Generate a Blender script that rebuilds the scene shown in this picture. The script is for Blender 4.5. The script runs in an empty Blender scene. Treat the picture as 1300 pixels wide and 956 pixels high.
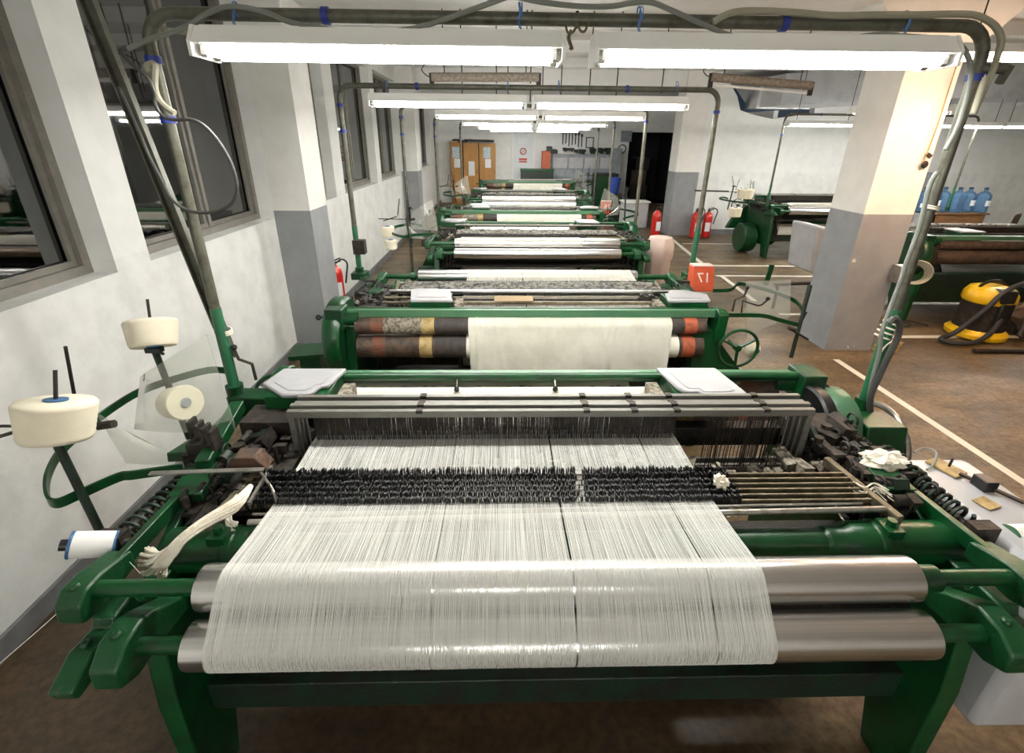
import bpy, math, random
from mathutils import Vector, Matrix
C = bpy.context.scene.collection
PI = math.pi
def V(*a): return Vector(a)
# ---------------------------------------------------------------- camera constants (also used to measure places in the room)
FPX, PITCH, YAW, ROLL, CAMH = 602.4, .3993, .02606, .00982, 2.05
_f = V(math.sin(YAW)*math.cos(PITCH), math.cos(YAW)*math.cos(PITCH), -math.sin(PITCH))
_r0 = V(math.cos(YAW), -math.sin(YAW), 0); _u0 = _r0.cross(_f)
_r = _r0*math.cos(ROLL)+_u0*math.sin(ROLL); _u = -_r0*math.sin(ROLL)+_u0*math.cos(ROLL)
def P(x, y, ax, val):
    """the point of the room seen at (x, y) that lies on the plane X, Y or Z = val"""
    d = _r*((x-650)/FPX)+_u*((433-y)/FPX)+_f; i = 'XYZ'.index(ax)
    o = V(0, 0, CAMH); t = (val-o[i])/d[i]
    return o+d*t
# ---------------------------------------------------------------- materials
MATS = {}
def newmat(name):
    m = bpy.data.materials.new(name); m.use_nodes = True
    nt = m.node_tree; b = nt.nodes['Principled BSDF']; MATS[name] = m
    return m, nt, b
def noise(nt, scale, detail=4, rough=.6, space='Object', stretch=None):
    tc = nt.nodes.new('ShaderNodeTexCoord'); n = nt.nodes.new('ShaderNodeTexNoise')
    n.inputs['Scale'].default_value = scale; n.inputs['Detail'].default_value = detail; n.inputs['Roughness'].default_value = rough
    out = tc.outputs[space]
    if stretch:
        mp = nt.nodes.new('ShaderNodeMapping'); mp.inputs['Scale'].default_value = stretch
        nt.links.new(out, mp.inputs[0]); out = mp.outputs[0]
    nt.links.new(out, n.inputs['Vector']); return n
def ramp(nt, src, stops):
    r = nt.nodes.new('ShaderNodeValToRGB'); e = r.color_ramp.elements
    while len(e) < len(stops): e.new(.5)
    for k, (p, c) in enumerate(stops):
        e[k].position = p; e[k].color = (*c, 1) if len(c) == 3 else c
    nt.links.new(src, r.inputs[0]); return r
def mat(name, col, rough=.5, metal=0, spot=None, scale=14, lo=.45, hi=.62, bump=0, bscale=60, stretch=None, space='Object', coat=0, spec=.5):
    m, nt, b = newmat(name)
    b.inputs['Roughness'].default_value = rough; b.inputs['Metallic'].default_value = metal
    b.inputs['Specular IOR Level'].default_value = spec
    b.inputs['Coat Weight'].default_value = coat
    if spot:
        n = noise(nt, scale, 6, .65, space, stretch); r = ramp(nt, n.outputs[0], [(lo, col), (hi, spot)])
        nt.links.new(r.outputs[0], b.inputs['Base Color'])
    else: b.inputs['Base Color'].default_value = (*col, 1)
    if bump:
        n2 = noise(nt, bscale, 5, .6, space); bp = nt.nodes.new('ShaderNodeBump')
        bp.inputs['Strength'].default_value = bump; bp.inputs['Distance'].default_value = .01
        nt.links.new(n2.outputs[0], bp.inputs['Height']); nt.links.new(bp.outputs[0], b.inputs['Normal'])
    return m
mat('green', (.002,.056,.013), .32, 0, (.006,.022,.011), 9, .45, .68, bump=.12, bscale=40)
mat('green_worn', (.002,.052,.013), .42, 0, (.07,.08,.05), 30, .60, .74, bump=.2, bscale=50)
mat('green_dark', (.003,.020,.009), .5, 0, (.008,.007,.005), 12, .45, .62, bump=.3)
mat('lightgreen', (.05,.15,.075), .4, 0, (.08,.16,.09), 10, .4, .7)
mat('chrome', (.76,.75,.74), .26, 1, (.66,.66,.66), 3, .4, .6, stretch=(.3,60,60))
mat('steel', (.42,.41,.38), .38, .9, (.20,.17,.12), 18, .5, .72)
mat('rail', (.19,.185,.165), .45, .5, (.09,.075,.05), 22, .55, .75, stretch=(1,4,4))
mat('brass_bar', (.17,.145,.095), .5, .5, (.09,.07,.045), 20, .45, .6)
mat('iron', (.022,.018,.015), .55, .3, (.075,.055,.035), 22, .5, .72, bump=.4)
mat('rust', (.10,.05,.028), .7, .1, (.045,.03,.02), 16, .4, .6, bump=.4)
mat('lint', (.30,.27,.21), .95, 0, (.09,.075,.055), 45, .42, .6, bump=.9, bscale=90)
mat('lintgrey', (.20,.19,.165), .95, 0, (.035,.033,.03), 30, .40, .58, bump=.8, bscale=90)
mat('black', (.006,.006,.007), .4)
mat('rubber', (.018,.018,.02), .6, bump=.1)
mat('darkcloth', (.035,.03,.03), .75, 0, (.06,.045,.035), 20)
mat('brownroll', (.09,.055,.035), .6, 0, (.035,.024,.018), 14, .4, .6, bump=.3)
mat('redrust', (.42,.09,.035), .6, 0, (.20,.06,.03), 20, .5, .65)
mat('rustband', (.17,.055,.03), .7, 0, (.08,.05,.03), 18, .4, .6, bump=.4)
mat('goldband', (.42,.30,.12), .55, 0, (.25,.17,.07), 20)
mat('greyplastic', (.36,.36,.37), .38, 0, (.32,.32,.33), 5, .4, .6)
mat('cover', (.50,.50,.52), .35, 0, (.42,.42,.43), 5, .4, .65)
mat('pinkcover', (.62,.50,.45), .5, 0, (.55,.43,.38), 5)
mat('yarn', (.86,.80,.64), .9, 0, (.80,.74,.58), 6, .4, .6, bump=.12, bscale=260, stretch=None)
mat('thread', (.83,.83,.79), .6)
mat('threadold', (.62,.60,.53), .8)
mat('cloth', (.82,.79,.68), .85, 0, (.76,.73,.62), 5, .4, .6)
mat('clothold', (.64,.62,.54), .9, 0, (.52,.51,.43), 4, .42, .62, bump=.2, bscale=20)
mat('rag', (.82,.77,.66), .95, 0, (.62,.55,.42), 20, .45, .7, bump=.6)
mat('bluecore', (.04,.13,.28), .4)
mat('bluetape', (.02,.04,.28), .5)
mat('bluestring', (.10,.22,.50), .7)
mat('whitestring', (.75,.70,.58), .8)
mat('pipe', (.13,.13,.10), .42, .35, (.08,.075,.055), 20, .45, .65)
mat('pipegreen', (.02,.13,.06), .4, 0, (.10,.12,.08), 20, .6, .7)
mat('cable', (.20,.21,.19), .5)
mat('cabledark', (.055,.055,.05), .5)
mat('hose', (.34,.33,.25), .6)
mat('lampbody', (.92,.92,.89), .4)
mat('winframe', (.20,.19,.17), .5, .2, (.24,.22,.19), 12)
mat('orange', (.62,.09,.03), .5, 0, (.50,.08,.03), 9)
mat('red', (.55,.018,.012), .3, coat=.4)
mat('white', (.82,.82,.80), .5)
mat('paper', (.75,.78,.80), .8)
mat('paperblue', (.25,.42,.52), .8, 0, (.6,.7,.72), 30, .45, .5)
mat('cabinetwood', (.46,.23,.055), .5, 0, (.36,.17,.04), 4, .4, .6, stretch=(6,6,.6))
mat('tablewood', (.22,.11,.045), .55, 0, (.14,.07,.03), 4, stretch=(1,8,8))
mat('greysteel', (.28,.31,.34), .45, 0, (.20,.22,.24), 6)
mat('bluebucket', (.02,.06,.32), .4)
mat('yellow', (.80,.50,.01), .35)
mat('tarp', (.14,.10,.065), .8, 0, (.24,.18,.12), 4, .4, .6, bump=.5, bscale=12)
mat('cardboard', (.27,.19,.10), .85)
mat('dust', (.22,.18,.14), .95, 0, (.32,.28,.24), 30, bump=.6)
mat('duct', (.55,.56,.58), .35, .75, (.45,.46,.48), 4)
mat('darkblue', (.01,.04,.09), .6)
mat('signred', (.6,.08,.05), .6)
mat('doorpaint', (.66,.70,.72), .4)
mat('glove', (.6,.66,.68), .8)
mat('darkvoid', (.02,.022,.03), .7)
mat('debris', (.16,.12,.08), .95, 0, (.40,.36,.28), 40, .5, .62, bump=1)
mat('wall', (.74,.74,.71), .75, 0, (.70,.70,.67), 1.6, .4, .65, bump=.35, bscale=14, space='Generated')
def wallmat(name, up, low, split, lowspot, bottom=None):
    m, nt, b = newmat(name); b.inputs['Roughness'].default_value = .6
    g = nt.nodes.new('ShaderNodeNewGeometry'); s = nt.nodes.new('ShaderNodeSeparateXYZ'); nt.links.new(g.outputs['Position'], s.inputs[0])
    gt = nt.nodes.new('ShaderNodeMath'); gt.operation = 'GREATER_THAN'; gt.inputs[1].default_value = split; nt.links.new(s.outputs[2], gt.inputs[0])
    n = nt.nodes.new('ShaderNodeTexNoise'); n.inputs['Scale'].default_value = 6; n.inputs['Detail'].default_value = 8; n.inputs['Roughness'].default_value = .55
    nt.links.new(g.outputs['Position'], n.inputs['Vector'])
    r = ramp(nt, n.outputs[0], [(.35, tuple(.88*c for c in low)), (.6, low), (.695, low), (.70, lowspot)])
    n3 = ramp(nt, n.outputs[0], [(.35, tuple(.94*c for c in up)), (.6, up)])
    mx = nt.nodes.new('ShaderNodeMix'); mx.data_type = 'RGBA'
    nt.links.new(gt.outputs[0], mx.inputs[0]); nt.links.new(r.outputs[0], mx.inputs[6]); nt.links.new(n3.outputs[0], mx.inputs[7])
    nt.links.new(mx.outputs[2], b.inputs['Base Color'])
    n2 = nt.nodes.new('ShaderNodeTexNoise'); n2.inputs['Scale'].default_value = 14; n2.inputs['Detail'].default_value = 6
    nt.links.new(g.outputs['Position'], n2.inputs['Vector'])
    bp = nt.nodes.new('ShaderNodeBump'); bp.inputs['Strength'].default_value = .35; bp.inputs['Distance'].default_value = .01
    nt.links.new(n2.outputs[0], bp.inputs['Height']); nt.links.new(bp.outputs[0], b.inputs['Normal'])
wallmat('pillarpaint', (.80,.79,.75), (.27,.28,.29), 1.43, (.62,.62,.58))
wallmat('wallpaint', (.82,.83,.81), (.80,.81,.79), 1.43, (.79,.80,.78))
wallmat('ceilpaint', (.80,.80,.78), (.6,.6,.6), 1.43, (.6,.6,.6))
mat('baseboard', (.17,.175,.18), .5, 0, (.13,.13,.13), 8)
mat('linepaint', (.72,.70,.62), .55, 0, (.55,.50,.38), 12, .52, .72, space='Generated')
def floormat():
    m, nt, b = newmat('floor')
    g = nt.nodes.new('ShaderNodeNewGeometry')
    def nz(sc, det, st=(1,1,1)):
        mp = nt.nodes.new('ShaderNodeMapping'); mp.inputs['Scale'].default_value = st; nt.links.new(g.outputs['Position'], mp.inputs[0])
        n = nt.nodes.new('ShaderNodeTexNoise'); n.inputs['Scale'].default_value = sc; n.inputs['Detail'].default_value = det; n.inputs['Roughness'].default_value = .65
        nt.links.new(mp.outputs[0], n.inputs['Vector']); return n
    a = ramp(nt, nz(1.3, 8, (.6,1.6,1)).outputs[0], [(.33,(.060,.041,.022)), (.5,(.150,.105,.053)), (.66,(.26,.185,.095))])
    c = ramp(nt, nz(26, 6).outputs[0], [(.36,(.50,.46,.42)), (.6,(1,1,1))])
    mx = nt.nodes.new('ShaderNodeMix'); mx.data_type = 'RGBA'; mx.blend_type = 'MULTIPLY'; mx.inputs[0].default_value = 1
    nt.links.new(a.outputs[0], mx.inputs[6]); nt.links.new(c.outputs[0], mx.inputs[7]); nt.links.new(mx.outputs[2], b.inputs['Base Color'])
    # old oil grime plus the front loom's shade, darkened into the floor colour
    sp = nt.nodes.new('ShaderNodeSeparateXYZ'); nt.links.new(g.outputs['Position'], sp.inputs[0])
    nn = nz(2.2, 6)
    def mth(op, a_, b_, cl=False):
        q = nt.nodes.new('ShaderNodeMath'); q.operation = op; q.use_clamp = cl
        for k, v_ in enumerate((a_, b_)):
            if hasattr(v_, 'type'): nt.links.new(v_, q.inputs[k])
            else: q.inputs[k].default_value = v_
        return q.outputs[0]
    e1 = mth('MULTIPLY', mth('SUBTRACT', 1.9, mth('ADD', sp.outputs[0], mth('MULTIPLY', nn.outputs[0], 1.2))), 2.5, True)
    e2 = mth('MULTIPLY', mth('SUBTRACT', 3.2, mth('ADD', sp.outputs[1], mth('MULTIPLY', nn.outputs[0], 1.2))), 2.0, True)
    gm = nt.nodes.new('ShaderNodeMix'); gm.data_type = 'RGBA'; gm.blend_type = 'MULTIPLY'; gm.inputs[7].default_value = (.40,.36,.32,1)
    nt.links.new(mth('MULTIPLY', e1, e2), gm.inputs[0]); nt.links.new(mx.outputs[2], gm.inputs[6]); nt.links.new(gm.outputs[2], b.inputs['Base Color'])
    rr = ramp(nt, nz(3, 6).outputs[0], [(.35,(.36,)*3), (.65,(.55,)*3)]); nt.links.new(rr.outputs[0], b.inputs['Roughness'])
    bp = nt.nodes.new('ShaderNodeBump'); bp.inputs['Strength'].default_value = .15; bp.inputs['Distance'].default_value = .01
    nt.links.new(nz(40, 5).outputs[0], bp.inputs['Height']); nt.links.new(bp.outputs[0], b.inputs['Normal'])
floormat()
def emis(name, col, s):
    m, nt, b = newmat(name); b.inputs['Base Color'].default_value = (0,0,0,1)
    b.inputs['Emission Color'].default_value = (*col, 1); b.inputs['Emission Strength'].default_value = s
TUBE = 26
emis('tube', (1,.985,.93), TUBE); emis('tubewarm', (1,.66,.44), 36); emis('tubefar', (1,.97,.90), TUBE)
def glassmat(name, tint, rough, ior=1.5, boost=0.0, haze=0, hazecol=(.8,.8,.75)):
    m, nt, b = newmat(name); o = nt.nodes['Material Output']
    t = nt.nodes.new('ShaderNodeBsdfTransparent'); t.inputs[0].default_value = (*tint, 1)
    gl = nt.nodes.new('ShaderNodeBsdfGlossy'); gl.inputs['Roughness'].default_value = rough
    fr = nt.nodes.new('ShaderNodeFresnel'); fr.inputs[0].default_value = ior
    ad = nt.nodes.new('ShaderNodeMath'); ad.inputs[1].default_value = boost; nt.links.new(fr.outputs[0], ad.inputs[0])
    mx = nt.nodes.new('ShaderNodeMixShader'); nt.links.new(ad.outputs[0], mx.inputs[0]); nt.links.new(t.outputs[0], mx.inputs[1]); nt.links.new(gl.outputs[0], mx.inputs[2])
    last = mx.outputs[0]
    if haze:
        d = nt.nodes.new('ShaderNodeBsdfDiffuse'); d.inputs[0].default_value = (*hazecol, 1)
        m2 = nt.nodes.new('ShaderNodeMixShader'); m2.inputs[0].default_value = haze
        nt.links.new(last, m2.inputs[1]); nt.links.new(d.outputs[0], m2.inputs[2]); last = m2.outputs[0]
    nt.links.new(last, o.inputs[0])
glassmat('windowglass', (.55,.6,.58), .025, 1.5, .16)
glassmat('acrylic', (.95,.96,.94), .08, 1.3, 0, .15, (.80,.80,.74))
glassmat('bottleblue', (.45,.65,.85), .05, 1.4, 0, .30, (.20,.36,.55))
# ---------------------------------------------------------------- mesh builder
class MB:
    def __init__(s): s.v = []; s.f = []
    def add(s, vs, fs):
        n = len(s.v); s.v += [tuple(v) for v in vs]; s.f += [tuple(i+n for i in f) for f in fs]; return s
    def box(s, c, d, rot=None):
        x, y, z = d[0]/2, d[1]/2, d[2]/2; c = Vector(c)
        vs = [Vector(p) for p in ((-x,-y,-z),(x,-y,-z),(x,y,-z),(-x,y,-z),(-x,-y,z),(x,-y,z),(x,y,z),(-x,y,z))]
        if rot is not None:
            M = rot if isinstance(rot, Matrix) else Matrix.Rotation(rot[1], 3, rot[0]); vs = [M@v for v in vs]
        return s.add([v+c for v in vs], [(0,3,2,1),(4,5,6,7),(0,1,5,4),(1,2,6,5),(2,3,7,6),(3,0,4,7)])
    def bb(s, x0, x1, y0, y1, z0, z1): return s.box(((x0+x1)/2,(y0+y1)/2,(z0+z1)/2), (abs(x1-x0),abs(y1-y0),abs(z1-z0)))
    def bar(s, a, b, w, t, up=(0,0,1)):
        a, b = Vector(a), Vector(b); d = (b-a); L = d.length; d.normalize(); up = Vector(up)
        sx = d.cross(up)
        if sx.length < 1e-4: sx = d.cross(V(1,0,0))
        sx.normalize(); uz = sx.cross(d); M = Matrix((sx, d, uz)).transposed()
        return s.box((a+b)/2, (w, L, t), M)
    def tube(s, pts, r, n=10, cap=True):
        pts = [Vector(p) for p in pts]; m = len(pts); rs = r if isinstance(r, (list, tuple)) else [r]*m
        T = []
        for i in range(m):
            d = pts[min(i+1, m-1)]-pts[max(i-1, 0)]
            T.append(d.normalized() if d.length > 1e-9 else V(0,0,1))
        a = T[0].orthogonal().normalized(); vs = []; prev = T[0]
        for i in range(m):
            q = prev.rotation_difference(T[i]); a = (q@a); a = (a-T[i]*a.dot(T[i])).normalized(); prev = T[i]; b = T[i].cross(a)
            for k in range(n):
                t = 2*PI*k/n; vs.append(pts[i]+(a*math.cos(t)+b*math.sin(t))*rs[i])
        fs = [(i*n+k, i*n+(k+1)%n, (i+1)*n+(k+1)%n, (i+1)*n+k) for i in range(m-1) for k in range(n)]
        if cap: fs += [tuple(reversed(range(n))), tuple(range((m-1)*n, m*n))]
        return s.add(vs, fs)
    def lathe(s, prof, o=(0,0,0), ax=(0,0,1), n=24, a0=0, a1=2*PI):
        """prof: (radius, distance along axis)"""
        o = Vector(o); ax = Vector(ax).normalized(); a = ax.orthogonal().normalized(); b = ax.cross(a)
        full = abs(a1-a0-2*PI) < 1e-6; k1 = n if full else n+1; vs = []
        for (r, h) in prof:
            for k in range(k1):
                t = a0+(a1-a0)*k/n; vs.append(o+ax*h+(a*math.cos(t)+b*math.sin(t))*max(r, 1e-5))
        fs = []
        for i in range(len(prof)-1):
            for k in range(n if full else n):
                k2 = (k+1) % k1; fs.append((i*k1+k, i*k1+k2, (i+1)*k1+k2, (i+1)*k1+k))
        if full: fs += [tuple(reversed(range(n))), tuple(range((len(prof)-1)*n, len(prof)*n))]
        return s.add(vs, fs)
    def cyl(s, a, b, r, n=24): return s.tube([a, b], r, n)
    def prism(s, poly, ax, lo, hi):
        """polygon in the two other axes, extruded along ax from lo to hi"""
        def mk(p, h):
            return {'X': (h,p[0],p[1]), 'Y': (p[0],h,p[1]), 'Z': (p[0],p[1],h)}[ax]
        n = len(poly); vs = [mk(p, lo) for p in poly]+[mk(p, hi) for p in poly]
        ar = sum(poly[i][0]*poly[(i+1)%n][1]-poly[(i+1)%n][0]*poly[i][1] for i in range(n))
        fs = [tuple(range(n)), tuple(range(n, 2*n))[::-1]]+[(i, n+i, n+(i+1)%n, (i+1)%n) for i in range(n)]
        if (ar > 0) != (ax == 'Y'): fs = [tuple(reversed(f)) for f in fs]
        return s.add(vs, fs)
    def coil(s, a, b, R, r, turns, n=6, seg=14):
        a, b = Vector(a), Vector(b); d = (b-a).normalized(); u = d.orthogonal().normalized(); w = d.cross(u); N = turns*seg
        return s.tube([a+(b-a)*(i/N)+(u*math.cos(2*PI*i/seg)+w*math.sin(2*PI*i/seg))*R for i in range(N+1)], r, n)
    def ring(s, c, ax, R, r, n=32, m=8, a0=0, a1=2*PI):
        c = Vector(c); ax = Vector(ax).normalized(); a = ax.orthogonal().normalized(); b = ax.cross(a)
        return s.tube([c+(a*math.cos(a0+(a1-a0)*k/n)+b*math.sin(a0+(a1-a0)*k/n))*R for k in range(n+1)], r, m)
    def build(s, name, m, parent=None, bevel=0, sm=38, kind=None, label=None, loc=None):
        me = bpy.data.meshes.new(name)
        vs = s.v
        if loc is not None: vs = [tuple(Vector(v)-Vector(loc)) for v in vs]
        me.from_pydata(vs, [], s.f); me.validate(); me.materials.append(MATS[m] if isinstance(m, str) else m)
        for p in me.polygons: p.use_smooth = True
        me.set_sharp_from_angle(angle=math.radians(sm))
        o = bpy.data.objects.new(name, me); C.objects.link(o)
        if loc is not None: o.location = loc
        if parent: o.parent = parent
        if bevel:
            b = o.modifiers.new('bevel', 'BEVEL'); b.width = bevel; b.segments = 2; b.limit_method = 'ANGLE'; b.angle_limit = math.radians(35)
        if kind: o['kind'] = kind
        if label: o['label'] = label
        return o
def tag(o, label, cat, group=None):
    o['label'] = label; o['category'] = cat
    if group: o['group'] = group
    return o
def thing(name, label, cat, loc=(0,0,0), rz=0, group=None):
    o = bpy.data.objects.new(name, None); C.objects.link(o); o.location = loc; o.rotation_euler = (0,0,rz)
    return tag(o, label, cat, group)
def struct(name, mb, m, bevel=0):
    o = mb.build(name, m, None, bevel); o['kind'] = 'structure'; return o
def copy_tree(o, parent=None):
    c = o.copy(); C.objects.link(c); c.parent = parent
    for ch in list(o.children): copy_tree(ch, c)
    return c
def smooth_path(pts, n=6):
    pts = [Vector(p) for p in pts]; out = []
    for i in range(len(pts)-1):
        p0, p1, p2, p3 = pts[max(i-1,0)], pts[i], pts[i+1], pts[min(i+2, len(pts)-1)]
        for k in range(n):
            t = k/n; out.append(.5*((2*p1)+(p2-p0)*t+(2*p0-5*p1+4*p2-p3)*t*t+(3*p1-p0-3*p2+p3)*t**3))
    out.append(pts[-1]); return out
rnd = random.Random(7)
# ================================================================ THE ROOM
XW, XG = -2.12, -2.30
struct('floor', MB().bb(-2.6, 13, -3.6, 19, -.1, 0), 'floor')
CEIL = 3.45
struct('ceiling', MB().bb(-2.6, 13, -3.6, 19, CEIL, CEIL+.1), 'ceilpaint')
SILL, HEAD = 1.36, 3.12
wins = [(.55, 2.62), (2.89, 4.60), (5.06, 6.45), (6.82, 8.70), (9.0, 10.83), (11.4, 13.2), (13.7, 15.5)]
w = MB(); w.bb(-2.5, XW, -3.6, 18.6, 0, SILL); w.bb(-2.5, XW, -3.6, 18.6, HEAD, CEIL)
ys = [-3.6]+[y for a in wins for y in a]+[18.6]
for k in range(0, len(ys), 2): w.bb(-2.5, XW, ys[k], ys[k+1], SILL, HEAD)
struct('wall_left', w, 'wallpaint')
for i, (a, b) in enumerate(wins):
    r = bpy.data.objects.new('window_%d' % (i+1), None); C.objects.link(r); r.location = (XG, (a+b)/2, SILL); r['kind'] = 'structure'
    L = (XG, (a+b)/2, SILL)
    f = MB(); t = .05
    for (y0, y1, z0, z1) in ((a,b,SILL,SILL+t), (a,b,HEAD-t,HEAD), (a,a+t,SILL,HEAD), (b-t,b,SILL,HEAD)):
        f.bb(XG-.05, XG+.05, y0, y1, z0, z1)
    f = MB()
    f.bb(XG-.05, XG+.05, a, b, SILL, SILL+t); f.bb(XG-.05, XG+.05, a, b, HEAD-t, HEAD); f.bb(XG-.05, XG+.05, a, a+t, SILL+t, HEAD-t); f.bb(XG-.05, XG+.05, b-t, b, SILL+t, HEAD-t)
    o = f.build('window_frame', 'winframe', r, loc=L); o.location = (0,0,0)
    m0 = a+.55*(b-a)
    f = MB(); f.bb(XG-.03, XG+.015, m0-.05, m0-.015, SILL+t, HEAD-t); f.bb(XG-.02, XG+.03, m0-.012, m0+.012, SILL+t, HEAD-t); f.bb(XG-.03, XG+.015, m0+.015, m0+.05, SILL+t, HEAD-t)
    f.bb(XG, XG+.02, a+t, a+t+.03, SILL+t, HEAD-t); f.bb(XG, XG+.02, b-t-.03, b-t, SILL+t, HEAD-t)
    f.bb(XG, XG+.02, a+t+.03, b-t-.03, SILL+t, SILL+t+.03)
    f.build('mullion', 'winframe', r, loc=L).location = (0,0,0)
    f = MB(); f.bb(XG-.016, XG-.010, a+t, b-t, SILL+t, HEAD-t)
    f.build('pane', 'windowglass', r, loc=L).location = (0,0,0)
# back walls; the left bay is deeper than the right one
YB, YR = 17.6, 11.55
ox0, ox1, oz = P(797,200,'Y',YB).x, P(856,200,'Y',YB).x, P(830,168,'Y',YB).z
XBAY = ox1+.12
struct('wall_back', MB().bb(-2.5, ox0, YB, YB+.2, 0, CEIL).bb(ox1, XBAY+.1, YB, YB+.2, 0, CEIL).bb(ox0, ox1, YB, YB+.2, oz, CEIL), 'wallpaint')
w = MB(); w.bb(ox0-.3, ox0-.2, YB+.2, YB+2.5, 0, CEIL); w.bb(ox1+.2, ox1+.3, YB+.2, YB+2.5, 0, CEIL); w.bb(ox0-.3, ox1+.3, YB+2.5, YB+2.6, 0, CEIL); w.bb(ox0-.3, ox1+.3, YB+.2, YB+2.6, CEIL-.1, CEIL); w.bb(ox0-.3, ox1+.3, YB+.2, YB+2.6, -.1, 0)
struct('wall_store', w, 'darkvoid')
struct('wall_bay', MB().bb(XBAY, XBAY+.1, YR+.2, YB, 0, CEIL), 'wallpaint')
# right back wall with the ragged hole for the duct
hole = [P(x, y, 'Y', YR) for x, y in ((922,80),(926,104),(936,122),(940,140),(958,146),(980,151),(1010,147),(1034,143),(1036,122),(1040,80))]
hp = [(p.x, p.z) for p in hole]
zt = CEIL
w = MB()
x0, x1 = 4.55, 13
hx0, hx1 = min(p[0] for p in hp), max(p[0] for p in hp); hz = min(p[1] for p in hp)
w.bb(x0, hx0-.02, YR, YR+.2, 0, zt); w.bb(hx1+.02, x1, YR, YR+.2, 0, zt)
low = [p for p in hp if p[1] < zt]
poly = [(hx0-.02, 0), (hx1+.02, 0), (hx1+.02, zt)]+[(min(p[0], hx1), min(p[1], zt)) for p in reversed(hp)]+[(hx0-.02, zt)]
w.prism(poly, 'Y', YR, YR+.2)
struct('wall_right_back', w, 'wallpaint')
struct('wall_right', MB().bb(13, 13.2, -3.6, YR, 0, CEIL), 'wallpaint')
struct('wall_front', MB().bb(-2.5, 13.2, -3.8, -3.6, 0, CEIL), 'wallpaint')
w = MB(); w.bb(-2.12, -2.10, -3.6, 4.60, 0, .10); w.bb(-2.12,-2.10, 5.06,10.83,0,.10); w.bb(-2.12,-2.10,11.3,YB,0,.10); struct('baseboard_left', w, 'baseboard')
w = MB(); w.bb(5.0, 13, YR-.02, YR, 0, .12); struct('baseboard_back', w, 'baseboard')
# pillars and columns
def pillar(x0, x1, y0, y1):
    o = struct('pillar', MB().bb(x0, x1, y0, y1, 0, CEIL), 'pillarpaint'); return o
pillar(XW+.001, -1.78, 4.60, 5.06); pillar(XW+.001, -1.77, 10.83, 11.3)
struct('trim_1', MB().bb(-2.10, -1.76, 4.58, 4.6, 0, .09).bb(-1.78, -1.76, 4.6, 5.06, 0, .09), 'baseboard')
w = MB().prism([(3.49,0),(3.99,0),(3.97,2.74),(4.36,3.12),(4.36,CEIL),(3.14,CEIL),(3.14,3.12),(3.49,2.78)], 'Y', 4.6, 5.1)
struct('pillar', w, 'pillarpaint')
struct('pillar', MB().prism([(3.98,0),(4.52,0),(4.52,CEIL),(3.98,CEIL)], 'Y', 11.35, 11.85), 'pillarpaint')
for i, (y0, y1) in enumerate(((4.6, 5.1), (11.35, 11.54))):
    if i == 0: struct('beam', MB().bb(-2.12, 3.14, y0, y1, 3.14, CEIL), 'ceilpaint'); struct('beam', MB().bb(4.36, 13, y0, y1, 3.14, CEIL), 'ceilpaint')
    else: struct('beam', MB().bb(-2.12, 3.98, 11.4, 11.8, 3.1, CEIL), 'ceilpaint')
for i, y in enumerate((6.7, 8.3, 9.9)): struct('beam', MB().bb(-2.12, 13, y, y+.12, 3.3, CEIL), 'ceilpaint')
# painted floor lines
def line(a, b, wd=.07, name='trim_2'):
    a = Vector((*a, 0)); b = Vector((*b, 0)); return MB().bar(a+V(0,0,.0015), b+V(0,0,.0015), wd, .003)
k = 2
for a, b, wd in (((3.44,-1.5),(3.46,4.36),.065), ((3.58,6.3),(3.69,7.62),.07), ((3.60,7.66),(5.6,7.64),.075), ((3.78,8.36),(5.9,8.34),.075), ((3.70,8.45),(3.95,11.0),.08), ((4.0,10.36),(5.2,10.36),.075), ((4.5,4.98),(9,4.98),.075), ((3.63,5.75),(4.6,5.75),.06)):
    struct('trim_%d' % k, line(a, b, wd), 'linepaint'); k += 1
# ================================================================ FLUORESCENT LAMPS AND FRAMES
def make_fixture(L=1.22, tube='tube'):
    """trapezoid white body with a ribbed top, two tubes below; origin at the middle of its top"""
    t = thing('fluorescent_lamp', '', 'lamp')
    b = MB(); h = .055
    b.prism([(-.045,0),(.045,0),(.055,-.018),(.085,-.05),(.085,-h),(-.085,-h),(-.085,-.05),(-.055,-.018)], 'X', -L/2, L/2)
    for yy in (-.022, 0, .022): b.bb(-L/2+.01, L/2-.01, yy-.004, yy+.004, 0, .006)
    b.build('lamp_body', 'lampbody', t, .002)
    for s in (-1, 1):
        e = MB(); x = s*L/2; e.prism([(-.087,-h-.038),(.087,-h-.038),(.087,-.048),(.05,.002),(-.05,.002),(-.087,-.048)], 'X', x-.006, x+.006)
        e.bb(x-s*.03-.008, x-s*.03+.008, -.065, .065, -h-.03, -h)
        e.build('end_cap', 'lampbody', t, .001)
    for s in (-1, 1):
        MB().cyl((-L/2+.035, s*.042, -h-.022), (L/2-.035, s*.042, -h-.022), .0145, 12).build('tube', tube, t)
        for q in (-1, 1): MB().cyl((q*(L/2-.034), s*.042, -h-.022), (q*(L/2-.012), s*.042, -h-.022), .015, 12).build('tube_cap', 'steel', t)
    return t
fx0 = make_fixture(); first = [True]
def fixture(x, y, z, rz, label, group=None):
    if first[0]: o = fx0; first[0] = False
    else: o = copy_tree(fx0)
    o.location = (x, y, z); o.rotation_euler = (0,0,rz); tag(o, label, 'lamp', group); return o
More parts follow.
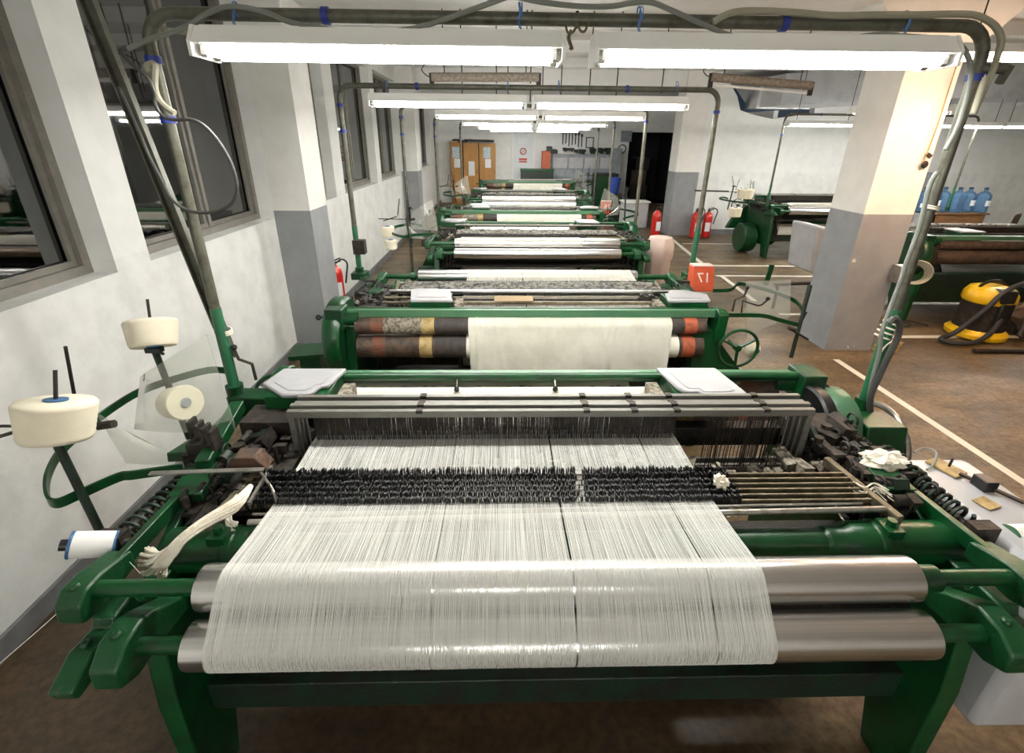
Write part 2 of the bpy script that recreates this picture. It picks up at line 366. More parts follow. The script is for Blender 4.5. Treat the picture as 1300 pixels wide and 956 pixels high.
def frame(label, y, xl, xr, zl, zr, ztop, m='pipe', group='pipe frames standing over the loom rows', r=.021, tape=.012):
    t = thing('lamp_frame', label, 'pipe frame', (xl, y, zl), 0, group); R = .10
    def arc(cx, cz, a0, a1): return [V(cx+R*math.cos(a0+(a1-a0)*k/6), y, cz+R*math.sin(a0+(a1-a0)*k/6)) for k in range(7)]
    zg = zl+.35
    L = (xl, y, zl)
    pts = [V(xl, y, zg)]+arc(xl+R, ztop-R, PI, PI/2)+arc(xr-R, ztop-R, PI/2, 0)+[V(xr, y, zg)]
    MB().tube(pts, r, 14).build('pipe', m, t, loc=L).location = (0,0,0)
    for x, z in ((xl, zl), (xr, zr)):
        MB().cyl((x, y, z), (x, y, zg+.05), r*1.12, 14).build('post', 'pipegreen', t, loc=L).location = (0,0,0)
    for x, z in ((xl, zl), (xr, zr)): MB().cyl((x,y,z-.03),(x,y,z+.03),.038,10).build('socket', 'green', t, loc=L).location = (0,0,0)
    for x, z, d in ((xl,ztop-.14,(0,0,1)), (xl,ztop-.33,(0,0,1)), (xr,ztop-.16,(0,0,1)), (xl+.62,ztop,(1,0,0)), (xr-.75,ztop,(1,0,0))):
        c = V(x, y, z); dd = Vector(d)*tape
        MB().cyl(c-dd, c+dd, r*1.28, 12).build('tape', 'bluetape', t, loc=L).location = (0,0,0)
    return t
F1 = frame('nearest and largest pipe frame, over the front loom, with cables tied along it', 1.95, -1.22, 1.745, .98, .90, 2.44, group=None)
rows = [(4.25, -1.28, 1.76, 2.44), (6.35, -1.2, 1.78, 2.44), (9.1, -1.15, 2.0, 2.44), (11.6, -.9, 2.2, 2.44)]
fl = ['second pipe frame from the front, behind the loom with the cloth roll', 'third pipe frame from the front, thin green posts', 'fourth pipe frame from the front, mostly behind the lamps', 'farthest pipe frame, near the back wall']
for (y, xl, xr, zt_), lb in zip(rows, fl): frame(lb, y, xl, xr, .95 if y < 5 else .02, .95 if y < 5 else .02, zt_, group='pipe frames standing over the loom rows')
lampn = ['nearest left', 'nearest right', 'second row left', 'second row right', 'third row left', 'third row right', 'fourth row left', 'fourth row right', 'farthest row left', 'farthest row right']
LZ = 2.39
fixture(-.40, 1.90, LZ, .0, 'twin-tube fluorescent lamp at upper left, nearest the camera, tied with blue string')
fixture(.935, 1.90, LZ, -.02, 'twin-tube fluorescent lamp at upper right, nearest the camera, right of the hook')
fixture(-.41, 4.2, 2.38, 0, 'fluorescent lamp on the left of the second pipe frame')
fixture(.87, 4.2, 2.38, 0, 'fluorescent lamp on the right of the second pipe frame')
fixture(-.16, 6.3, 2.38, 0, 'fluorescent lamp on the left of the third pipe frame')
fixture(1.12, 6.3, 2.38, 0, 'fluorescent lamp on the right of the third pipe frame')
fixture(-.05, 9.05, 2.38, 0, 'fluorescent lamp on the left of the fourth pipe frame')
fixture(1.24, 9.05, 2.38, 0, 'fluorescent lamp on the right of the fourth pipe frame')
fixture(.1, 11.55, 2.38, 0, 'fluorescent lamp on the left of the farthest pipe frame')
fixture(1.4, 11.55, 2.38, 0, 'fluorescent lamp on the right of the farthest pipe frame')
for (x, y), lb in zip(((5.55,8.9),(6.85,8.9),(8.15,8.9)), ('lamp over the right-hand loom, just left of the column in view', 'middle lamp over the far right-hand loom, seen right of the column', 'right lamp over the far right-hand loom, at the edge of the picture')):
    fixture(x, y, 2.42, 0, lb)
frame('thin pipe frame over the right-hand loom by the back wall', 9.0, 4.95, 8.4, .95, .95, 2.52, r=.018)
fixture(7.75, 6.62, 2.5, 0, 'lamp high on the right, over the loom behind the vacuum cleaner'); fixture(5.1, 6.62, 2.5, 0, 'hidden added lamp behind the near column, over the left end of the right-hand loom'); fixture(9.3, 8.9, 2.42, 0, 'unseen added lamp past the right edge, in line with the lamps over the far right-hand loom')  # the column lamp and the right-edge lamp are added to brighten the bay
fixture(-.41, -2.7, 2.38, 0, 'unseen added fluorescent lamp behind the viewpoint, on the left'); fixture(.87, -2.7, 2.38, 0, 'unseen added fluorescent lamp behind the viewpoint, on the right')  # unseen pair added to light the rollers and near faces
fixture(.3, 14.6, 2.38, 0, 'fluorescent lamp nearest the lockers, left of the pair'); fixture(1.6, 14.6, 2.38, 0, 'fluorescent lamp nearest the workbench, right of the pair')
# warm lamp right of the column
def warm(x, y, z, lb):
    o = copy_tree(fx0); o.location = (x, y, z); tag(o, lb, 'lamp')
    for ch in o.children:
        if ch.name.startswith('tube') and not ch.name.startswith('tube_cap'):
            ch.data = ch.data.copy(); ch.data.materials[0] = MATS['tubewarm']
warm(4.85, 3.55, 2.66, 'unseen added warm lamp past the right edge, in line with the warm lamp at the top right')  # added out of view to strengthen the warm light on column and floor
tw = copy_tree(fx0); tw.location = (3.55, 3.55, 2.66); tw.rotation_euler = (0,0,0)
tag(tw, 'warm orange-white fluorescent lamp at the top right corner', 'lamp')
for ch in tw.children:
    if ch.name.startswith('tube') and not ch.name.startswith('tube_cap'):
        ch.data = ch.data.copy(); ch.data.materials[0] = MATS['tubewarm']
def hanging_rod(x, y, z0, z1=CEIL): return MB().cyl((x,y,z0),(x,y,z1),.006,6)
hr = MB(); hanging_rod
for i, (x, y) in enumerate(((.33,5.9),(.55,7.0),(.85,7.5),(1.05,6.3),(1.35,6.2),(2.0,6.6),(-.45,6.3),(-.05,6.6),(.1,7.2))):
    z0 = 2.45+.08*(i % 3)
    tag(MB().cyl((x,y,z0),(x,y,3.40),.007,6).build('hanger_rod','iron'), 'thin dark rod hanging from the ceiling between the lamp rows', 'rod', 'ceiling hanger rods')
for o in [x for x in C.objects if x.type == 'EMPTY' and x.name.startswith('fluorescent_lamp') and (x.location.x > 2.5 or x.location.y < 0)]:
    for sx in (-.45,.45): MB().cyl((sx,0,0),(sx,0,CEIL-o.location.z),.005,6).build('hanger', 'iron', o)
# unlit dusty lamps hung from the ceiling
def unlit(a, b, lb):
    a, b = Vector(a), Vector(b); t = thing('unlit_lamp', lb, 'lamp', tuple(a), 0); L = tuple(a)
    d = (b-a).normalized(); dn = V(0,0,-.075)
    m = MB().cyl(a, b, .045, 12); o = m.build('dusty_body', 'dust', t, loc=L); o.location = (0,0,0)
    o = MB().cyl(a+dn+d*.04, b+dn-d*.04, .015, 10).build('tube', 'white', t, loc=L); o.location = (0,0,0)
    for p in (a, b): o = MB().bar(p+V(0,0,.04), p+V(0,0,-.10), .05, .02, (0,1,0)).build('end_bracket', 'iron', t, loc=L); o.location = (0,0,0)
    for q in (.12, .88):
        p = a.lerp(b, q); o = MB().cyl(p, V(p.x, p.y, 3.44), .006, 6).build('hanger', 'iron', t, loc=L); o.location = (0,0,0)
    e = a+V(-.08,0,.06)
    o = MB().tube(smooth_path([a, a+V(-.06,0,.02), a+V(-.10,0,.08), a+V(0,0,.16), a+V(.2,0,.22), a+V(.35,0,.4)]), .006, 6).build('wire', 'cabledark', t, loc=L); o.location = (0,0,0)
unlit(P(903,98,'Y',6.0), P(1030,109,'Y',6.0), 'unlit dusty lamp hanging in front of the air duct, right of centre')
unlit(P(548,98,'Y',5.8), P(684,98,'Y',5.8), 'unlit dusty lamp hanging above the second pipe frame, left of centre')
# air duct
def quadtube(secs):
    m = MB(); vs = [p for s in secs for p in s]; fs = []
    for i in range(len(secs)-1):
        for k in range(4): fs.append((i*4+k, i*4+(k+1)%4, (i+1)*4+(k+1)%4, (i+1)*4+k))
    fs += [(3,2,1,0), tuple(range(len(vs)-4, len(vs)))]
    return m.add(vs, fs)
def sec(x, y, z0, z1, hw, ang):
    c, s = math.cos(ang), math.sin(ang); return [V(x-c*hw,y-s*hw,z0), V(x+c*hw,y+s*hw,z0), V(x+c*hw,y+s*hw,z1), V(x-c*hw,y-s*hw,z1)]
du = thing('air_duct', 'large silver sheet-metal air duct coming through the back wall behind the column', 'duct', (5.95, 11.3, 2.7))
L = (5.95, 11.3, 2.7)
o = quadtube([sec(5.95,12.2,2.74,3.3,.55,0), sec(5.95,11.2,2.74,3.3,.55,0), sec(6.1,10.5,2.74,3.3,.58,.25), sec(6.9,9.7,2.76,3.3,.6,.9), sec(8.0,9.2,2.78,3.3,.55,1.3), sec(12.9,8.9,2.8,3.3,.5,PI/2)]).build('duct_body', 'duct', du, loc=L, sm=20); o.location = (0,0,0)
m = MB()
for x, y, a, hw in ((5.95,11.0,0,.57),(6.9,9.7,.9,.62),(8.0,9.2,1.3,.57),(9.6,9.1,PI/2,.55),(11,9.0,PI/2,.55)):
    m = MB(); s1 = sec(x, y, 2.72, 3.32, hw, a); n_ = V(-math.sin(a), math.cos(a), 0)*.02
    m.add([p-n_ for p in s1]+[p+n_ for p in s1], [(3,2,1,0),(4,5,6,7),(0,1,5,4),(1,2,6,5),(2,3,7,6),(3,0,4,7)])
    o = m.build('flange', 'duct', du, loc=L); o.location = (0,0,0)
fr = MB(); q = [P(x, y, 'Y', YR+.03) for x, y in ((930,112),(945,140),(962,144),(1030,135))]
fr.bar(q[0]+V(-.05,.03,0), q[1]+V(0,.03,0), .18, .06, (0,1,0)); fr.bar(q[1]+V(-.05,.03,0), q[3]+V(0,.03,.02), .10, .06, (0,1,0))
tag(fr.build('hole_lining', 'darkblue'), 'dark blue board lining the broken hole around the duct', 'board')
# ================================================================ THE LOOM
OX, OY = .2, .9          # where the front loom stands; its parts are measured there
def LP(x, y, ax, val):   # a place measured on the front loom, in loom coordinates
    p = P(x, y, ax, val); return V(p.x-OX, p.y-OY, p.z)
XA, XB = -.97, .90
WA, WB = -.905, .475
def clutter(seed, x0, x1, y0, y1, z0, z1, n):
    r = random.Random(seed); m = MB()
    for i in range(n):
        c = V(r.uniform(x0,x1), r.uniform(y0,y1), r.uniform(z0,z1)); k = r.random()
        if k < .35:
            ax = r.choice([V(1,0,0), V(0,1,0), V(0,0,1)]); l = r.uniform(.02,.07); m.cyl(c-ax*l/2, c+ax*l/2, r.uniform(.006,.022), 10)
        elif k < .75:
            m.box(c, (r.uniform(.012,.05), r.uniform(.02,.12), r.uniform(.012,.05)), (r.choice('XYZ'), r.uniform(-.6,.6)))
        elif k < .9: m.ring(c, (1,0,0), r.uniform(.015,.03), .005, 12, 6)
        else: m.coil(c, c+V(0,r.uniform(.05,.09),0), .010, .002, 8, 4, 8)
        m.cyl((c.x,c.y,z0-.01), c, .005, 5)
    m.bb(x0-.01, x1+.01, y0-.01, y1+.01, z0-.018, z0-.006)
    return m
def make_loom():
    t = thing('power_loom', 'x', 'loom')
    for s in (-1, 1):
        poly = [(-.02,.0),(.14,0),(.2,.22),(.75,.22),(.84,0),(1.08,0),(1.10,.5),(1.06,.93),(.93,.93),(.86,.86),(.5,.86),(.36,.90),(.10,.90),(.03,.80),(-.01,.5)]
        MB().prism(poly, 'X', s*1.18-.03, s*1.18+.03).build('side_frame', 'green', t, .006)
    # back rest rollers
    for (y, z, lab) in ((0,.98,None), (-.09,.89,None)):
        rb = MB().lathe([(.045,0),(.0565,.006),(.0575,.014),(.0575,XB-XA-.014),(.0565,XB-XA-.006),(.045,XB-XA)], (XA,y,z), (1,0,0), 48).build('back_rest_roller', 'chrome', t)
        MB().cyl((-1.25 if y == 0 else -1.13,y,z),(XA+.004,y,z),.021,18).build('axle', 'green', rb); MB().cyl((XB-.004,y,z),(1.19 if y == 0 else 1.08,y,z),.021,18).build('axle', 'green', rb)
        if y == 0: MB().lathe([(.028,0),(.034,.004),(.034,.05),(.028,.055)], (XB+.012,y,z), (1,0,0), 20).build('collar', 'green', rb)
    # arms that carry the rollers
    for q in (-1, 1):
        x = q*1.265 if q < 0 else 1.20
        m = MB().prism([(-.06,.985),(-.065,.935),(-.02,.92),(.12,.93),(.12,.985),(.02,1.01),(-.03,1.01)], 'X', x-.032, x+.032); m.cyl((x,-.02,1.0),(x,-.02,1.018),.012,6)
        m.build('axle_block', 'green_worn', t, .006)
        x = q*1.125 if q < 0 else 1.075
        m = MB().prism([(-.165,.905),(-.17,.85),(-.12,.825),(-.05,.825),(.26,.78),(.26,.83),(.06,.87),(-.02,.925),(-.06,.945),(-.12,.94)], 'X', x-.034, x+.034)
        m.cyl((x,-.10,.93),(x,-.10,.952),.014,6); m.build('roller_arm', 'green_worn', t, .007)
        x = q*1.235 if q < 0 else 1.185
        m = MB().prism([(-.175,.845),(-.165,.81),(-.04,.82),(.22,.77),(.22,.83),(.06,.865),(.05,.90),(-.02,.90),(-.03,.872),(-.10,.88)], 'X', x-.03, x+.03)
        m.cyl((x,-.08,.87),(x,-.08,.892),.013,6); m.build('adjusting_arm', 'green_worn', t, .006)
        MB().bar((x*.98,.06,.84), (x*1.0,.34,.93), .03, .05).build('arm_link', 'green', t, .003)
    # big green bearer tube with housings
    MB().lathe([(.043,-.98),(.043,.40),(.047,.405),(.047,.42),(.043,.425),(.043,.84)], (0,.20,.90), (1,0,0), 32).build('bearer_tube', 'green', t)
    for s in (-1, 1):
        a, b = (.80, 1.24) if s > 0 else (.84, 1.2)
        pr_ = [(.044,0),(.052,.01),(.052,.06),(.065,.085),(.065,.15),(.070,.155),(.070,.175),(.065,.18),(.065,b-a-.01),(.05,b-a)]
        m = MB().lathe(pr_, (s*a,.20,.90), (s,0,0), 32); m.box((s*(a+.19),.19,.965), (.05,.06,.03)); m.cyl((s*(a+.19),.19,.97),(s*(a+.19),.19,1.0),.014,6)
        m.build('bearer_housing', 'green', t)
    MB().lathe([(.04,0),(.045,.005),(.045,.07),(.04,.075)], (-.84,.20,.90), (1,0,0), 24).build('lint_collar', 'lint', t)
    # warp beam
    wbm = MB().cyl((XA-.06,.42,.42),(XB+.1,.42,.42),.07,20).build('warp_beam', 'iron', t)
    MB().cyl((WA-.02,.42,.42),(WB+.02,.42,.42),.17,36).build('yarn_winding', 'threadold', wbm)
    for x in (WA-.04, WB+.04): MB().cyl((x-.01,.42,.42),(x+.01,.42,.42),.25,36).build('beam_flange', 'iron', wbm)
    for y, z, h in ((.10,.30,.12), (.62,.34,.10)): MB().bb(-1.15, 1.15, y, y+.06, z, z+h).build('cross_beam', 'green_dark', t, .004)
    MB().bb(-1.15,1.15,1.00,1.05,.50,.60).build('cross_beam', 'green', t, .004)
    # warp stop motion: contact bars, end brackets, drop wires
    for k in range(6):
        y = .28+k*.026; MB().bb(-1.03, .99, y-.003, y+.003, .985, 1.003).build('contact_bar', 'brass_bar', t)
    for x, sk in ((-1.03,.10),(.985,.14)):
        MB().bar((x-.04*(1 if x<0 else -1),.20,.985), (x,.50,.985), .022, .035).build('bar_bracket', 'brass_bar', t, .003)
    m = MB(); r = random.Random(3)
    for k in range(6):
        y = .28+k*.026; n = 330
        for i in range(n):
            x = -.99+i*(1.56/n)+r.uniform(-.001,.001)
            if abs(x-(.055+k*.002)) < .014 and r.random() < .8: continue
            h = r.uniform(-.002,.012) if k > 3 else r.uniform(-.004,.003)
            m.box((x, y+r.uniform(-.003,.003), .998+h/2), (.0032, .010, .05+h), ('Y', r.uniform(-.12,.12)))
    m.build('drop_wires', 'black', t, kind='stuff')
    MB().cyl((WA-.05,.215,.990),(1.02,.245,.992),.0095,12).build('lease_rod', 'steel', t)
    MB().cyl((WA-.05,.243,.996),(.95,.265,.997),.004,8).build('lease_rod', 'steel', t); MB().cyl((WA-.05,.252,.985),(.95,.275,.985),.004,8).build('lease_rod', 'steel', t)
    # harness frames
    for k in range(4):
        y = .625+k*.034; z1 = 1.13; dz = (0,.006,-.004,.004)[k]
        m = MB(); m.bb(-.985, .985, y-.010, y+.010, z1-.028+dz, z1+dz); m.bb(-.985, .985, y-.007, y+.007, .80+dz, .83+dz)
        for x in (-.975, .975): m.bb(x-.010, x+.010, y-.006, y+.006, .83+dz, z1-.028+dz)
        h = m.build('harness_frame', 'rail', t, .002)
        m = MB(); n = 320; rr = random.Random(k)
        for i in range(n):
            x = WA+.01+i*((WB-WA-.02)/n)+rr.uniform(-.002,.002)
            m.bb(x-.0011, x+.0011, y-.0012, y+.0012, .83+dz, z1-.028+dz)
        for i in range(14):
            x = .62+rr.uniform(0,.30) ; m.bb(x-.0009, x+.0009, y-.0012, y+.0012, .83+dz, z1-.028+dz)
        m.build('heddles', 'iron', h, kind='stuff')
        for x in (-.5,.12,.30,.46,.8): MB().bb(x-.012, x+.012, y-.012, y+.012, z1-.010+dz, z1+.003+dz).build('rail_clip', 'iron', h)
    # sley and reed
    MB().bb(-1.12,1.14,.80,.86,.84,.93).build('sley', 'iron', t, .004)
    m = MB(); m.bb(WA-.02,WB+.02,.815,.835,1.035,1.05); m.bb(WA-.02,WB+.02,.818,.832,.93,.945)
    m.build('reed', 'iron', t)
    for yy, zz in ((.56,.86),(.72,.78),(.90,.80)): MB().cyl((-1.15,yy,zz),(1.15,yy,zz),.014,10).build('rocking_shaft', 'steel', t)
    m = MB(); m.bb(.55,1.12,.50,.53,.84,.90); m.bb(.55,1.12,.58,.60,.87,.88); m.bb(-1.12,1.12,.36,.40,.70,.80); m.bb(-1.1,1.1,.12,.34,.68,.70)
    m.build('under_tray', 'iron', t)
    # woven cloth up to the breast beam
    MB().add([(WA,.84,.985),(WB,.84,.985),(WB-.03,1.01,.985),(WA+.04,1.01,.985),(WA,.84,.981),(WB,.84,.981),(WB-.03,1.01,.981),(WA+.04,1.01,.981)], [(0,1,2,3),(7,6,5,4),(0,4,5,1),(1,5,6,2),(2,6,7,3),(3,7,4,0)]).build('woven_cloth', 'cloth', t)
    MB().cyl((-.93,1.035,.972),(.52,1.035,.972),.028,20).build('breast_roller', 'cloth', t)
    fb = MB().cyl((-1.2,1.06,1.045),(1.19,1.06,1.045),.020,20).build('front_bar', 'green', t)
    MB().bar((-1.19,1.085,1.035),(1.17,1.085,1.035),.03,.05).build('front_rail', 'lightgreen', t, .003)
    for x in (-.40,.05):
        k = MB().cyl((x,1.055,1.045),(x,1.015,1.01),.004,8).build('knob_rod', 'steel', fb); MB().lathe([(0,-.013),(.010,-.009),(.013,0),(.010,.009),(0,.013)], (x,1.01,1.005), (0,0,1), 14).build('knob', 'black', fb)
    # take up rollers at the weaver's side with coloured bands and the cloth
    for (y, z, r_) in ((1.10,.955,.052), (1.09,.81,.075)):
        a = MB().cyl((-1.12,y,z),(1.12,y,z),r_,28).build('take_up_roller', 'brownroll', t)
        MB().cyl((-.98,y,z),(-1.06,y,z),r_+.002,28).build('end_band', 'redrust', a); MB().cyl((.94,y,z),(1.02,y,z),r_+.002,28).build('end_band', 'rustband', a)
        MB().cyl((.62 if r_ < .06 else .64,y,z),(.70 if r_ < .06 else .72,y,z),r_+.003,28).build('gold_band', 'goldband', a)
        MB().cyl((.62,y,z),(-.97,y,z),r_+.0012,28).build('dark_sleeve', 'darkcloth', a)
        if r_ < .06: MB().cyl((.70,y,z),(.94,y,z),r_+.002,28).build('lint_sleeve', 'lint', a)
    # cloth going over the upper roller and hanging, with creases
    m = MB(); N = 120; prof = []
    for k in range(9):
        a = PI*.75-k*(PI*.75)/8; prof.append((1.10+(.0545)*math.cos(a), .955+(.0545)*math.sin(a)))
    prof += [(1.158,.90),(1.17,.84),(1.178,.78),(1.178,.70),(1.175,.62),(1.17,.55),(1.165,.45)]
    rr = random.Random(5); cr = [(rr.uniform(-.92,.40), rr.uniform(-.12,.12), rr.uniform(.006,.013)) for _ in range(18)]
    vs = []
    for j, (y, z) in enumerate(prof):
        q = max(0, j-8)/7
        for i in range(N+1):
            x = WA+.01+(.395-WA)*i/N; d = sum(h*math.exp(-((x-(c+s*q))/.008)**2) for c, s, h in cr)*(min(1, .35+q))
            x2 = x-(x+.27)*.03*q
            vs.append((x2, y+d, z+(d if j < 8 else 0)))
    n0 = len(vs); vs += [(x, y-.004, z-.001) for x, y, z in vs]; fs = []
    for j in range(len(prof)-1):
        for i in range(N):
            a = j*(N+1)+i; fs += [(a,a+1,a+N+2,a+N+1), (n0+a+N+1,n0+a+N+2,n0+a+1,n0+a)]
    m.add(vs, fs).build('rolled_cloth', 'clothold', t, sm=80)
    MB().cyl((.42,1.09,.81),(-.955,1.09,.81),.080,28).build('cloth_roll', 'cloth', t)
    # cover boxes with pale lids
    for (a, b) in ((.52,.80), (-1.17,-.90)):
        y0, y1 = .80, 1.02
        bx = MB().bb(a+.01, b-.01, y0+.005, y1, .98, 1.085).build('cover_box', 'green', t, .004)
        if a > 0: poly = [(a-.01,y1+.01),(b-.02,y1+.01),(b+.015,y0-.01),(b-.03,y0-.03),(a+.11,y0-.03),(a+.10,y0+.01),(a+.04,y0+.01),(a+.02,y0+.05)]
        else: poly = [(a,y1+.01),(b+.01,y1+.01),(b-.02,y0+.07),(b-.05,y0+.06),(b-.06,y0+.02),(b-.09,y0-.01),(a+.09,y0-.01),(a-.03,y0+.09)]
        l = MB().prism(poly, 'Z', 1.085, 1.105).build('lid', 'greyplastic', bx, .007)
        cx, cy = sum(p[0] for p in poly)/len(poly), sum(p[1] for p in poly)/len(poly)
        MB().prism([(cx+(p[0]-cx)*.72, cy+(p[1]-cy)*.70) for p in poly], 'Z', 1.105, 1.1085).build('lid_panel', 'greyplastic', l, .002)
        g = MB(); rg = random.Random(int(a*100)+500)
        for i in range(7):
            c = V((a if a > 0 else b)+(.04 if a > 0 else .02)+.02*i, .80-.01*(i % 2), 1.045+.01*(i % 3)); g.cyl(c, c+V(0,.03,0), .014, 12); g.cyl(c-V(0,.012,0), c, .007, 8)
        g.build('gear_train', 'iron', t)
        g = MB(); g.box(((a-.04) if a > 0 else (b+.03),.90,1.0), (.05,.18,.10)); g.cyl(((a-.06) if a > 0 else (b+.05),.86,1.02),((a-.06) if a > 0 else (b+.05),.96,1.05),.012,8)
        g.build('temple_bracket', 'lint', t)
    # end box with a crank
    eb = MB().bb(1.19,1.30,1.0,1.14,.93,1.07).build('end_box', 'green', t, .006)
    MB().cyl((1.10,1.09,1.0),(1.19,1.09,1.0),.045,20).build('hub', 'green', eb)
    MB().tube(smooth_path([(1.30,1.06,1.0),(1.335,1.05,1.0),(1.35,1.03,.985),(1.37,1.02,.98)]), .007, 8).build('crank', 'iron', eb)
    MB().lathe([(0,-.02),(.014,-.014),(.02,0),(.014,.014),(0,.02)], (1.385,1.02,.98), (0,0,1), 16).build('crank_ball', 'black', eb)
    # drum guard on the motor side, pulley wheel
    MB().lathe([(.10,0),(.245,.0),(.26,.02),(.26,.09),(.245,.11),(.10,.11)], (1.21,.95,.83), (1,0,0), 40).build('drum_guard', 'green', t)
    pw = MB().ring((1.64,1.02,.70), (1,0,0), .19, .016, 40, 8).build('pulley_wheel', 'steel', t)
    m = MB()
    for k in range(4):
        a = k*PI/2+.4; m.bar((1.64,1.02,.70), (1.64,1.02+.19*math.cos(a),.70+.19*math.sin(a)), .018, .03, (1,0,0))
    m.lathe([(.05,-.03),(.05,.03)], (1.64,1.02,.70), (1,0,0), 18); m.build('spokes', 'green_worn', pw)
    MB().cyl((1.30,1.02,.70),(1.68,1.02,.70),.02,12).build('pulley_shaft', 'iron', pw)
    MB().lathe([(.09,0),(.115,.01),(.115,.10),(.09,.11)], (1.39,1.02,.76), (1,0,0), 32).build('clutch_drum', 'lightgreen', t)
    MB().prism([(.80,.70),(1.06,.62),(1.08,.80),(.98,.90),(.84,.90)], 'X', 1.42, 1.60).build('post_bracket', 'green', t, .006)
    # handwheel at the take up side
    hw = MB().ring((-1.31,1.22,.845), (0,1,0), .125, .010, 40, 8).build('handwheel', 'green', t)
    m = MB()
    for k in range(3):
        a = k*2*PI/3+.5; m.bar((-1.31,1.215,.845), (-1.31+.125*math.cos(a),1.22,.845+.125*math.sin(a)), .010, .02, (0,1,0))
    m.lathe([(.022,-.03),(.022,.012)], (-1.31,1.215,.845), (0,1,0), 16); m.cyl((-1.31,1.10,.845),(-1.31,1.2,.845),.014,12)
    m.build('spokes', 'green', hw)
    MB().prism([(-1.16,.94),(-1.45,.60),(-1.55,.40),(-1.10,.40),(-1.05,.90)], 'Y', 1.02, 1.12).build('wheel_bracket', 'green', t, .006)
    MB().prism([(1.10,.86),(1.16,.86),(1.17,1.05),(1.12,1.07),(1.02,1.06),(1.0,.94),(1.03,.86)], 'X', -1.24, -1.18).build('gear_guard', 'green', t, .006)
    # pair of springs with their seats
    sp = MB().coil((-1.32,.20,.955), (-1.275,.49,.965), .030, .0065, 11, 6, 12).build('coil_spring', 'green_dark', t)
    MB().coil((1.255,.22,.965), (1.255,.56,.975), .030, .0065, 12, 6, 12).build('coil_spring', 'green_dark', t)
    for s in (-1, 1):
        x = s*(1.255 if s > 0 else 1.325)
        m = MB(); m.cyl((x,.14,.955),(x*.99,.60,.965),.012,10); m.box((x,.17,.955), (.075,.04,.085)); m.box((x*.985,.55,.965), (.08,.035,.07))
        m.build('spring_rod', 'iron', t)
        MB().box((1.15 if s > 0 else -1.23,.42,.975), (.10,.17,.035), ('Z', -.15*s)).build('spring_seat', 'green_worn' if s > 0 else 'green', t, .004)
        m = MB(); m.bar((1.17 if s > 0 else -1.24,.62,.96), (1.20 if s > 0 else -1.25,-.02,.97), .022, .05); m.build('guide_bar', 'green', t, .003)
    clutter(11, -1.22,-1.0, .30,.78, .86,1.0, 120).build('picking_mechanism', 'iron', t)
    clutter(12, 1.0,1.26, .28,.78, .86,1.0, 120).build('picking_mechanism', 'iron', t)
    clutter(13, -1.25,-1.02, .32,.95, .88,1.0, 40).build('lever_set', 'green_dark', t)
    clutter(14, 1.02,1.32, .32,.8, .86,.99, 45).build('lever_set', 'green_dark', t)
    clutter(16, -1.13,-.98, .05,.90, .36,.84, 110).build('gear_mechanism', 'iron', t)
    clutter(17, .98,1.13, .05,.90, .36,.84, 90).build('gear_mechanism', 'iron', t)
    clutter(15, -1.0,1.0, .50,.58, .88,.96, 60).build('lint_clumps', 'lint', t)
    m = MB(); m.prism([(.30,.93),(.60,.93),(.60,.96),(.30,.945)], 'X', -1.25, -.95); m.bb(-1.22,-1.02,.70,.84,.93,1.03); m.build('shuttle_box', 'iron', t, .003)
    MB().bb(1.0,1.25,.70,.84,.90,.98).build('shuttle_box', 'iron', t, .003)
    # wheel guard low on the yarn side
    MB().lathe([(.12,0),(.26,0),(.28,.02),(.28,.25),(.26,.27),(.12,.27)], (-1.50,.55,.30), (1,0,0), 32).build('wheel_guard', 'green', t)
    # motor cover: long rounded box outside the frame
    mc = MB().prism([(-.02,.33),(.52,.33),(.56,.80),(.56,.93),(.54,.962),(.02,.962),(-.02,.94)], 'X', 1.30, 1.56).build('motor_cover', 'cover', t, .025)
    return t
loom0 = make_loom(); loom0.location = (OX, OY, 0)
# ---- yarn stand (on the front loom measured, then shared)
def flatbar(pts, wd, th): # curved flat bar standing on edge
    m = MB(); pts = smooth_path(pts, 5); n = len(pts); vs = []
    for i, p in enumerate(pts):
        d = (pts[min(i+1,n-1)]-pts[max(i-1,0)]); d.z = 0; d.normalize(); s = V(-d.y, d.x, 0)*th/2; u = V(0,0,wd/2)
        vs += [p-s-u, p+s-u, p+s+u, p-s+u]
    fs = [(i*4+k, i*4+(k+1)%4, i*4+4+(k+1)%4, i*4+4+k) for i in range(n-1) for k in range(4)]+[(3,2,1,0), tuple(range(4*n-4, 4*n))]
    return m.add(vs, fs)
st = flatbar([LP(232,594,'Z',1.0), LP(170,603,'Z',1.0), LP(150,606,'Z',1.0), LP(100,628,'Z',1.0), LP(72,639,'Z',1.0), LP(60,630,'Z',1.0), LP(62,600,'Z',1.0), LP(85,565,'Z',1.0), LP(140,520,'Z',1.0), LP(190,492,'Z',1.0), LP(265,470,'Z',1.0), LP(300,474,'Z',.97)], .032, .009).build('yarn_stand_arm', 'green', loom0)
pA, pB = LP(127,674,'Y',1.22), LP(72,562,'Y',1.24)
MB().cyl(pA, pB, .0125, 12).build('stand_post', 'green_dark', loom0)
pC, pD = LP(240,556,'Y',1.86), LP(196,444,'Y',1.80)
m = MB().cyl(pC, pD, .013, 12); m.box(pD, (.06,.03,.02)); m.cyl(pD+V(.02,0,-.01), pD+V(.045,-.02,-.01), .006, 8); m.build('stand_post', 'green_dark', loom0)
c1, c2 = pB, LP(193,440,'Y',1.66)
def upd(v): return v
s1t, s2t = LP(70,470,'Y',1.305), LP(187,380,'Y',1.885)
MB().tube([c1, s1t], .0055, 8).build('spindle', 'iron', loom0); MB().tube([pD, s2t], .0055, 8).build('spindle', 'iron', loom0)
